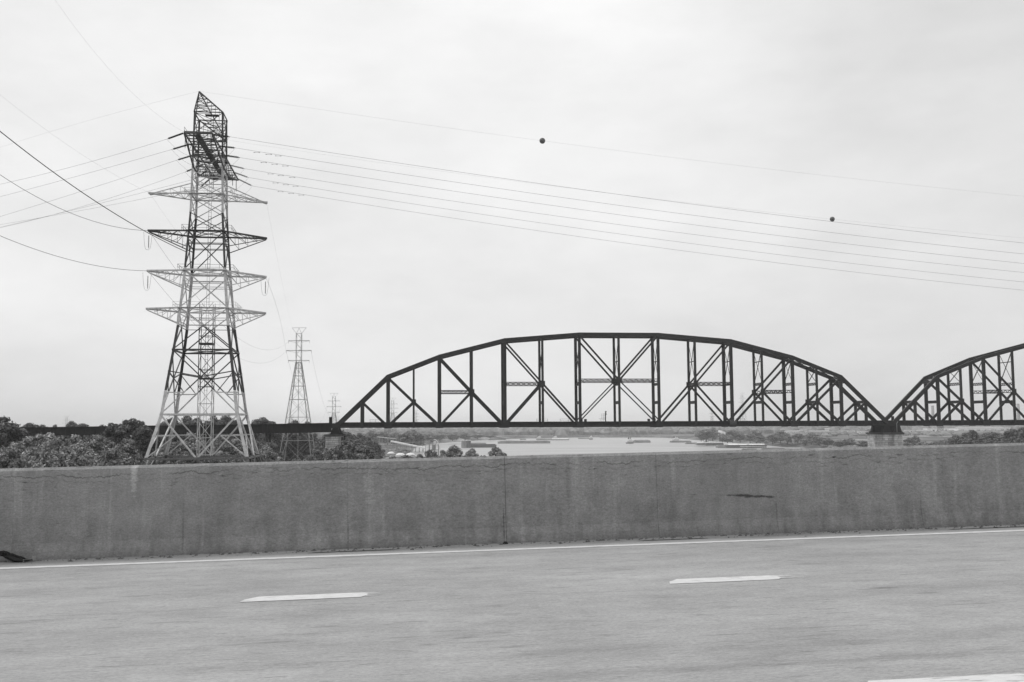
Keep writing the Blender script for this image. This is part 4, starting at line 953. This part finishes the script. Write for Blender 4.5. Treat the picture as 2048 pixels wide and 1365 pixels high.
for px, y, w, Y in ((824, 861, 44, 1250), (812, 866, 30, 1230), (838, 868, 24, 1260), (775, 868, 26, 1400), (792, 866, 26, 1400), (860, 870, 26, 1500), (880, 868, 30, 1700), (905, 866, 30, 1800), (930, 867, 30, 1900), (955, 868, 30, 2000), (980, 870, 24, 2100), (762, 864, 30, 1600), (745, 862, 30, 1600)):
    tree_px('far', px, y, Y, w, 'hazy round tree on the left bank beyond the railway bridge', 'far trees on the left bank')
# right bank
for px, y, w, Y in ((1412, 859, 34, 1500), (1425, 857, 30, 1620), (1402, 866, 24, 1560), (1465, 861, 34, 1450), (1480, 868, 26, 1440), (1455, 872, 30, 1400), (1445, 868, 20, 1450), (1512, 860, 28, 1400), (1500, 869, 24, 1380), (1520, 872, 26, 1350), (1560, 863, 36, 1350), (1545, 870, 28, 1300), (1575, 872, 26, 1300), (1595, 868, 22, 1250), (1622, 866, 28, 1250), (1638, 874, 26, 1200), (1655, 877, 26, 1150), (1680, 880, 30, 1100), (1700, 878, 28, 1080), (1725, 882, 26, 1050), (1610, 878, 26, 1180), (1818, 876, 20, 980), (1830, 872, 18, 990), (1845, 884, 30, 900), (1870, 884, 30, 900), (1890, 880, 24, 880), (1812, 886, 26, 930)):
    tree_px('far', px, y, Y, w, 'hazy low tree growing along the right river bank', 'trees along the right bank')
for px, y, w, Y in ((1912, 872, 40, 640), (1930, 868, 40, 640), (1945, 862, 34, 660), (1965, 872, 44, 640), (1985, 866, 44, 650), (2005, 870, 44, 640), (2025, 860, 44, 640), (2045, 857, 48, 640), (2070, 858, 50, 640), (2100, 856, 50, 640), (1905, 880, 36, 620), (1935, 878, 40, 600), (1975, 880, 44, 600), (2015, 880, 44, 600), (2040, 878, 40, 600)):
    tree_px('mid', px, y, Y, w, 'dense tree in the dark clump at the right edge above the barrier', 'tree clump at the right edge')
# far forest masses: nobody could count them
def forest(name, label, region, n, hr, rr2, zb=5, seed=3):
    r = random.Random(seed); s = Shape(); base = []
    for i in range(5):
        for j in range(8): base.append((i, j))
    for _ in range(n):
        x, y = region(r); R = r.uniform(*rr2); H = r.uniform(*hr); z0 = zb(x, y) if callable(zb) else zb
        vs = [(x, y, z0+H)]; m_ = 7
        for i, (f, zz) in enumerate(((.55, .85), (1, .5), (.9, 0))):
            for j in range(m_):
                q = 2*math.pi*j/m_; k = r.uniform(.75, 1.2); vs.append((x+R*f*k*math.cos(q), y+R*f*k*math.sin(q), z0+H*zz*r.uniform(.9, 1.08)))
        fs = [(0, 1+j, 1+(j+1) % m_) for j in range(m_)] + [(1+i*m_+j, 1+(i+1)*m_+j, 1+(i+1)*m_+(j+1) % m_, 1+i*m_+(j+1) % m_) for i in range(2) for j in range(m_)]
        s.add(vs, fs)
    o = s.obj(name, FOREST); tag(o, label, 'forest', kind='stuff'); return o
def reg_far(r):
    y = 2650+r.random()**1.3*2200; return r.uniform(-.55, .62)*y, y
forest('distant_forest', 'pale hazy belt of forest along the far shore', reg_far, 5200, (12, 22), (9, 20))
def reg_left(r):
    y = r.uniform(1700, 2600); x = r.uniform(-.6*y, -200-(y-1700)*-.02); return min(x, -170), y
forest('distant_forest', 'hazy woods on the left bank beyond the viaduct', reg_left, 1100, (8, 17), (7, 13), seed=4)
def reg_right(r):
    y = r.uniform(1900, 2700); return r.uniform(.26*y, .6*y), y
forest('distant_forest', 'thin hazy woods behind the industrial flat at right', reg_right, 260, (5, 9), (7, 13), seed=5)
# shrubs on the right bank slope
def reg_sh(r):
    y = r.uniform(760, 1600); i = np.interp(y, [600, 900, 1180, 1700], [232, 292, 345, 352]); return i+r.uniform(12, 90+(1600-y)*.09), y
forest('bank_scrub', 'rough grey scrub covering the slope of the right bank', reg_sh, 900, (1, 4.), (2, 6), 4.2, 6)
def reg_sl(r):
    y = r.uniform(480, 1150); i = np.interp(y, [450, 700, 1000, 1350], [0, -40, -90, -128]); return i-r.uniform(15, 40), y
forest('bank_scrub', 'low scrub along the edge of the left bank', reg_sl, 160, (1, 3.), (2, 5), 4.2, 8)
# bluff on the right skyline
s = Shape(); vs = []; fs = []; nx = 40
hill = lambda f: 42*math.exp(-((f-.45)/.25)**2)+16*math.exp(-((f-.85)/.2)**2)
for j, (dy, k) in enumerate(((0, 0), (200, 1), (600, 1), (900, 0))):
    for i in range(nx+1): f = i/nx; vs.append((1500+1500*f, 3600+dy, 5+k*hill(f)))
fs = [(j*(nx+1)+i, j*(nx+1)+i+1, (j+1)*(nx+1)+i+1, (j+1)*(nx+1)+i) for j in range(3) for i in range(nx)]
tag(s.add(vs, fs).obj('bluff', FOREST, None, True), kind='structure')
forest('distant_forest', 'very pale wooded ridge on the skyline at far right', lambda r: (r.uniform(1500, 3000), r.uniform(3620, 3900)), 700, (8, 16), (10, 20), lambda x, y: 3+hill((x-1500)/1500)*min(1, (y-3600)/200), 9)
# ------------------------------------------------------------ chimneys, buildings, tank, terminal
for px, yt, lab in ((1865, 812, 'faint tall chimney left in the second truss, on the skyline'), (2036, 808, 'faint tall chimney near the right edge, on the skyline')):
    p = at_depth(px, yt, 3000); c = thing('chimney', lab, 'chimney', (p[0], 3000, 5), 0, 'far chimneys'); h = p[2]-5
    Shape().lathe((0, 0, 0), [(6, 0), (4.6, h*.5), (3.9, h-1)], 14).obj('stack', GREYM, c, True); Shape().lathe((0, 0, 0), [(4.2, h-1), (4.2, h)], 14).obj('rim', DARKM, c)
WIN = mat('dark_window_glass', .04, .2)
def building(px, yb, w, d, h, label, m=CONC_W, zb=5, roof='flat', rz=0, nwin=5):
    p = on_ground(px, yb, zb); b_ = thing('industrial_building', label, 'building', (p[0], p[1]+d/2, zb), rz, 'pale buildings on the river flats')
    Shape().box((0, 0, h/2), (w, d, h)).obj('wall', m, b_)
    if roof == 'gable':
        s = Shape(); W, D = w/2+.4, d/2+.4
        s.add([(-W, -D, h+.01), (W, -D, h+.01), (W, D, h+.01), (-W, D, h+.01), (-W, 0, h+h*.3), (W, 0, h+h*.3)], [(0, 1, 5, 4), (2, 3, 4, 5), (0, 4, 3), (1, 2, 5), (3, 2, 1, 0)]); s.obj('roof', GREYM, b_)
    else: Shape().box((0, 0, h+.25), (w+.6, d+.6, .5)).obj('roof', GREYM, b_)
    for k in range(nwin):
        x = -w/2+w*(k+.5)/nwin; Shape().box((x, -d/2-.05, h*.5), (w/nwin*.45, .12, h*.35)).obj('window', WIN, b_)
    return b_
building(742, 881, 10, 14, 10.5, 'pale blocky warehouse above the left bank, right of the left pier', zb=5, nwin=2)
BL = [(1548, 866, 60, 'long white roofed shed behind the right bank trees'), (1590, 869, 34, 'white shed right of the round trees on the right bank'), (1612, 868.5, 22, 'small bright shed left of the far bushes on the right bank'), (1655, 867, 46, 'bright low shed left of the middle pier, farther back'), (1690, 868.5, 40, 'broken white roofline just left of the middle pier'), (1640, 872, 40, 'low grey shed near the right bank scrub'),
      (1832, 867, 36, 'small white shed right of the middle pier'), (1850, 870, 30, 'grey shed beside the rail line right of the middle pier'), (1880, 866, 50, 'long pale shed under the second truss'), (1965, 866, 96, 'long white columned warehouse behind the right edge trees'), (2010, 864, 60, 'pale warehouse wing at the far right'), (1470, 864.5, 30, 'pale shed peeping between trees on the right bank'), (900, 868, 46, 'bright white shed on the far left shore'), (872, 868, 16, 'small white cabin on the far left shore'), (988, 868, 22, 'pale shed where the far shore begins'), (722, 862.5, 40, 'white roof glimpsed right above the left stone pier'), (1110, 870, 26, 'tiny pale building low on the far shore'), (1300, 866, 24, 'tiny pale building on the far shore right of centre')]
BL += [(1575, 864.2, 26, 'far pale shed behind the left of the right bank sheds'), (1632, 864.4, 30, 'far long pale roof between the bank bushes and the pier'), (1668, 870.5, 26, 'near low white shed left of the middle pier'), (1712, 864.8, 34, 'far white shed just left of the middle pier top'), (1726, 869, 18, 'little white hut beside the middle pier'),
       (1815, 863.6, 40, 'far pale shed just right of the middle pier'), (1858, 863.4, 36, 'far white roof under the second truss'), (1905, 865, 34, 'white shed left of the dark tree clump'), (1935, 861.6, 50, 'very long pale roof above the dark tree clump'), (1500, 862.6, 24, 'far pale roof above the right bank trees')]
for i, (px, yb, wpx, lab) in enumerate(BL):
    zb = 5; Y = on_ground(px, yb, zb)[1]
    if Y > 3400 or Y < 0: Y = 3400
    yb2 = yb
    w = wpx*Y/FPX; building(px, yb, w, w*.45, random.uniform(.05, .1)*w+5, lab, m=(GREYM if 'grey' in lab else CONC_W), roof='gable' if i % 2 else 'flat', nwin=6)
# storage tank among the right bank trees
p = on_ground(1439, 876, 5); tk = thing('storage_tank', 'big white round storage tank among the right bank trees', 'tank', (p[0], p[1], 5)); r_ = 12*p[1]/FPX
Shape().lathe((0, 0, 0), [(r_, 0), (r_, r_*.95)], 28).obj('shell', CONC_W, tk, True); Shape().lathe((0, 0, 0), [(r_*1.01, r_*.95), (r_*.5, r_*1.12), (.1, r_*1.2)], 28).obj('roof', CONC_W, tk, True)
s = Shape()
for k in range(12): q = .2*k; s.box(((r_+.4)*math.cos(-1.2-q*.6), (r_+.4)*math.sin(-1.2-q*.6), r_*.08*(k+1)), (.9, .9, .15))
s.obj('stair', GREYM, tk)
# white domes
for px, y, w, lab in ((782, 908, 15, 'leftmost white dome cover above the barrier'), (801, 912, 20, 'middle white dome cover above the barrier'), (821, 912, 20, 'right white dome cover above the barrier')):
    p = on_ground(px, y, 6); R = w/2*p[1]/FPX; dm = thing('dome_cover', lab, 'dome', (p[0], p[1], 5), 0, 'white dome covers')
    Shape().lathe((0, 0, 0), [(R, 0), (R, .8)], 20).obj('base_ring', GREYM, dm); Shape().lathe((0, 0, .81), [(R, 0)]+[(R*math.cos(a), R*.62*math.sin(a)) for a in (.3, .6, .9, 1.2, 1.5)], 20).obj('shell', CONC_W, dm, True)
# conveyor ramp and pipe rack on the left bank
A, Bp = on_ground(780, 889, 5), on_ground(850, 900, 5)
def conveyor():
    c = thing('conveyor', 'long pale conveyor gallery slanting down the left bank', 'conveyor'); a = at_depth(783, 883, 1050); b_ = at_depth(850, 896.5, 1010)
    part('gallery', c, CONC_W, a, b_, 2.2, 1.3)
    for f in np.linspace(.05, .95, 9):
        q = a+(b_-a)*f; part('trestle_leg', c, GREYM, (q[0], q[1], 4.5), (q[0], q[1], q[2]-.6), .5, .5)
    c2 = thing('pipe_rack', 'pale pipe bridge across the left bank beyond the stone pier', 'pipe rack'); a = at_depth(754, 874, 1300); b_ = at_depth(792, 878, 1300)
    part('deck', c2, CONC_W, a, b_, 1.5, .8)
    for f in np.linspace(0, 1, 8): q = a+(b_-a)*f; part('post', c2, GREYM, (q[0], q[1], 4.5), (q[0], q[1], q[2]-.3), .5, .5)
    c3 = thing('pipe_rack', 'level pipe rack leading right to the arched loader', 'pipe rack'); a = at_depth(805, 885.5, 1150); b_ = at_depth(858, 884, 1150)
    part('deck', c3, GREYM, a, b_, 1.5, .7)
    for f in np.linspace(0, 1, 9): q = a+(b_-a)*f; part('post', c3, GREYM, (q[0], q[1], 2), (q[0], q[1], q[2]-.3), .5, .5)
conveyor()
# arched loader frame at the water
c = at_depth(868, 899, 1010); ld = thing('barge_loader', 'arched lattice barge loader standing at the left shore', 'loader', (c[0], 1010, 0)); k = 1010/FPX
s = Shape(); H0, H1 = 4., at_depth(868, 880.5, 1010)[2]
for x in (-9*k, 9*k):
    for y in (-3, 3): s.beam((x, y, 2), (x, y, H1), .55)
for z in (H0+3, (H0+H1)/2+1.5, H1): s.beam((-9*k, -3, z), (9*k, -3, z), .5); s.beam((-9*k, 3, z), (9*k, 3, z), .5)
s.beam((-9*k, -3, H0), (9*k, -3, H1), .35).beam((9*k, -3, H0), (-9*k, -3, H1), .35); s.obj('frame', GREYM, ld)
Shape().tube([((-7+17*math.sin(a))*k if False else (2+11*math.sin(a))*k, -3.4, 3+(H1-2)*.95*math.cos(a)*1.0) for a in np.linspace(-.2, 1.45, 12)], .45, 6).obj('chute', CONC_W, ld, True)
Shape().box((0, 0, (H0+H1)/2-1), (7*k, 4, 6)).obj('hopper', GREYM, ld); Shape().box((2*k, -1, H1-2.2), (5*k, 3, 2)).obj('cabin', CONC_W, ld)
# mooring cells
for px, w, lab, m_ in ((927, 9, 'pale square mooring cell left of the moored barge', GREYM), (937, 10, 'darker square mooring cell beside the moored barge', DARKM)):
    p = on_ground(px, 896, 0); c = thing('mooring_cell', lab, 'dock pier', (p[0], p[1], 0), 0, 'mooring cells'); kk_ = p[1]/FPX; h = 15*kk_
    Shape().lathe((0, 0, 0), [(w/2*kk_, -3), (w/2*kk_, h-.6)], 12).obj('wall', m_, c); Shape().lathe((0, 0, 0), [(w/2*kk_+.15, h-.6), (w/2*kk_+.15, h)], 12).obj('cap', CONC_W, c)
# ------------------------------------------------------------ river craft
def barge(px, y, wpx, hpx, lab, m=DARKM, load=None, rz=.0, width=10, covers=0):
    p = on_ground(px, y, 0); k = p[1]/FPX; Lb = wpx*k; h = max(1.2, hpx*k*.9)
    b_ = thing('barge', lab, 'barge', (p[0], p[1]+width/2, 0), rz, 'barges on the river')
    s = Shape(); X, W = Lb/2, width/2
    s.add([(-X, -W, -.8), (X, -W, -.8), (X, W, -.8), (-X, W, -.8), (-X-.5, -W, h), (X+.5, -W, h), (X+.5, W, h), (-X-.5, W, h)], [(3, 2, 1, 0), (4, 5, 6, 7), (0, 1, 5, 4), (2, 3, 7, 6), (1, 2, 6, 5), (3, 0, 4, 7)]); s.obj('hull', m, b_)
    s = Shape()
    for yy in (-W+.5, W-.5): s.box((0, yy, h+.35), (Lb*.94, .2, .7))
    for xx in (-X*.94, X*.94): s.box((xx, 0, h+.35), (.2, width-1, .7))
    s.obj('coaming', m, b_)
    n_ = max(2, int(Lb/15))
    for j in range(n_ if covers else 0):
        x = -X*.9+Lb*.9*(j+.5)/n_; s = Shape(); a_ = Lb*.9/n_*.47
        s.add([(x-a_, -W+.7, h+.7), (x+a_, -W+.7, h+.7), (x+a_, W-.7, h+.7), (x-a_, W-.7, h+.7), (x-a_, 0, h+1.8), (x+a_, 0, h+1.8)], [(0, 1, 5, 4), (2, 3, 4, 5), (0, 4, 3), (1, 2, 5), (3, 2, 1, 0)]); s.obj('hatch_cover', load or CONC_W, b_)
    return b_
def towboat(px, y, wpx, lab, rz=0):
    p = on_ground(px, y, 0); k = p[1]/FPX; Lb = wpx*k
    b_ = thing('towboat', lab, 'boat', (p[0], p[1]+4, 0), rz, 'towboats'); s = Shape(); X = Lb/2; W = max(3.5, Lb*.14)
    s.add([(-X*.92, -W, -.5), (X*.92, -W, -.5), (X*.92, W, -.5), (-X*.92, W, -.5), (-X, -W, 1.8), (X, -W, 2.2), (X, W, 2.2), (-X, W, 1.8)], [(3, 2, 1, 0), (4, 5, 6, 7), (0, 1, 5, 4), (2, 3, 7, 6), (1, 2, 6, 5), (3, 0, 4, 7)]); s.obj('hull', DARKM, b_)
    Shape().box((0, 0, 3.4), (Lb*.7, W*1.6, 2.7)).obj('main_deckhouse', CONC_W, b_); Shape().box((Lb*.05, 0, 6.0), (Lb*.45, W*1.4, 2.3)).obj('upper_deckhouse', CONC_W, b_)
    ph = Shape().box((Lb*.1, 0, 8.4), (Lb*.2, W*1.1, 2.3)).obj('wheelhouse', CONC_W, b_); Shape().box((Lb*.1, -W*.55-.05, 8.7), (Lb*.17, .1, 1.0)).obj('window', WIN, ph); Shape().box((Lb*.1, 0, 9.7), (Lb*.24, W*1.3, .25)).obj('roof', GREYM, ph)
    for xx in (-.18, -.1): Shape().lathe((Lb*xx, 0, 7.1), [(.6, 0), (.5, 3)], 8).obj('funnel', DARKM, b_)
    for j in range(5): Shape().box((-Lb*.28+Lb*.14*j, -W*.8-.05, 3.6), (Lb*.06, .1, 1.1)).obj('window', WIN, b_)
    return b_
BM = mat('weathered_hazed_barge_steel', .27, .7, .3, .1)  # steel colour lightened for the haze over the far water
barge(966, 895.5, 52, 6, 'dark barge moored at the left, partly behind the tree tops', DARKM, width=14)
barge(955, 890, 34, 3, 'pale barge lying behind the left moored barge', GREYM, width=14)
barge(1048, 887.3, 104, 4.5, 'very long dark row of barges in midstream left of centre', BM, width=20)
barge(994, 880.5, 34, 2, 'thin far barge by the left shore', BM); barge(1046, 880.5, 12, 1.4, 'tiny barge above the long row', BM); barge(1094, 880.5, 40, 2.2, 'far barge left of the white far towboat', BM); barge(1120, 881, 36, 2, 'pale far fleet under the white far towboat', GREYM, covers=1)
barge(1168, 878.3, 22, 1.6, 'small far barge with its boat right of the far fleet', BM); barge(1230, 875.6, 60, .8, 'thin line of moored barges along the far shore', GREYM)
towboat(1078, 880, 12, 'small white towboat at the left of the far fleet'); towboat(1110, 880, 14, 'white towboat in the middle of the far fleet'); towboat(1182, 879.5, 8, 'tiny towboat right of the small far barge')
barge(1284, 886, 32, 4.2, 'loaded barge being pushed in the middle of the river', BM, BM, .25, 12, 1); towboat(1260, 887.6, 15, 'white towboat pushing the midstream barge')
barge(1362, 885.5, 40, 3, 'dark work barge at the right shore beside a white boat', BM, width=12, rz=.1); towboat(1352, 884.6, 20, 'white workboat moored at the right shore, left of the white tank'); barge(1385, 888.5, 24, 2, 'small flat barge below the moored workboat', GREYM)
towboat(1413, 886, 9, 'small bright towboat in front of the white tank')
barge(1408, 890.5, 28, 3.5, 'pale barge under the small bright towboat', GREYM, covers=1); barge(1430, 891.2, 34, 4, 'dark barge moored by the right bank under the tank', DARKM, width=12)
barge(1446, 896.3, 20, 5, 'pale end barge of the large fleet at the right bank', GREYM, width=14); barge(1478, 896.3, 46, 5.5, 'large dark barge with white covers at the right bank', DARKM, covers=1, width=16); barge(1515, 896.5, 36, 6, 'dark barge at the right end of the large fleet', DARKM, width=14, covers=1)
barge(1500, 901.3, 28, 1.6, 'low thin barge nearest to us in front of the large fleet', BM, width=7); barge(1548, 899.5, 44, 2.2, 'low dark barge touching the right bank', BM, width=7)
def strips():
    SAND = mat('pale_sand_and_roadway', .3, .9, .2, .05, coord='World')
    for pts, nm in (([(1480, 893.6), (1600, 896.6), (1600, 895.7), (1480, 892.6)], 'beach'), ([(1600, 880), (1760, 881.6), (1760, 880.8), (1600, 879.2)], 'road'), ([(1800, 873.5), (1905, 873.3), (1905, 872.4), (1800, 872.6)], 'road'), ([(1540, 863.6), (1760, 862.6), (1760, 862), (1540, 863)], 'road'), ([(975, 872.6), (1025, 877.2), (1025, 876.6), (980, 871.8)], 'beach'), ([(800, 885.6), (860, 884.8), (860, 884), (800, 884.8)], 'road'), ([(750, 898.5), (775, 901.5), (775, 900.8), (750, 898)], 'path')):
        q = [on_ground(x, y, 5.05) for x, y in pts]
        o = Shape().add([tuple(v) for v in q], [(0, 1, 2, 3)]).obj(nm, SAND); tag(o, kind='structure')
strips()
# ------------------------------------------------------------ haze
hz = bpy.data.materials.new('haze'); hz.use_nodes = True; t = hz.node_tree; t.nodes.clear(); o_ = N(t, 'ShaderNodeOutputMaterial'); v_ = N(t, 'ShaderNodeVolumePrincipled')
v_.inputs['Color'].default_value = (.97, .97, .97, 1); v_.inputs['Density'].default_value = .000115; v_.inputs['Anisotropy'].default_value = .0; t.links.new(v_.outputs[0], o_.inputs['Volume'])
h = Shape().box((0, 4300, 53), (19200, 10800, 114)).obj('haze', hz); tag(h, kind='stuff', label='thin pale haze lying over the river valley', cat='haze')

# ------------------------------------------------------------ tell look-alikes apart by their order along the view
ORD = ['leftmost', 'second', 'third', 'fourth', 'fifth', 'sixth', 'seventh', 'eighth', 'ninth', 'tenth', 'eleventh', 'twelfth', 'thirteenth', 'fourteenth', 'fifteenth', 'sixteenth', 'seventeenth', 'eighteenth', 'nineteenth', 'twentieth']
def ordinal(i):
    if i < 20: return ORD[i]
    tens = {2: 'twenty', 3: 'thirty', 4: 'forty'}; n_ = i+1
    if n_ % 10 == 0: return {30: 'thirtieth', 40: 'fortieth'}[n_]
    return tens[n_//10]+'-'+['first', 'second', 'third', 'fourth', 'fifth', 'sixth', 'seventh', 'eighth', 'ninth'][n_ % 10-1]
groups = {}
for o in bpy.data.objects:
    if not o.parent and o.get('category') in ('tree', 'bush') and o.get('label'): groups.setdefault(o['label'], []).append(o)
for lab, L_ in groups.items():
    if len(L_) < 2: continue
    L_.sort(key=lambda o: o.location.x/o.location.y)
    for i, o in enumerate(L_): o['label'] = ' '.join((ordinal(i)+(' ' if i == 0 else ' from the left, ')+lab).split()[:16])
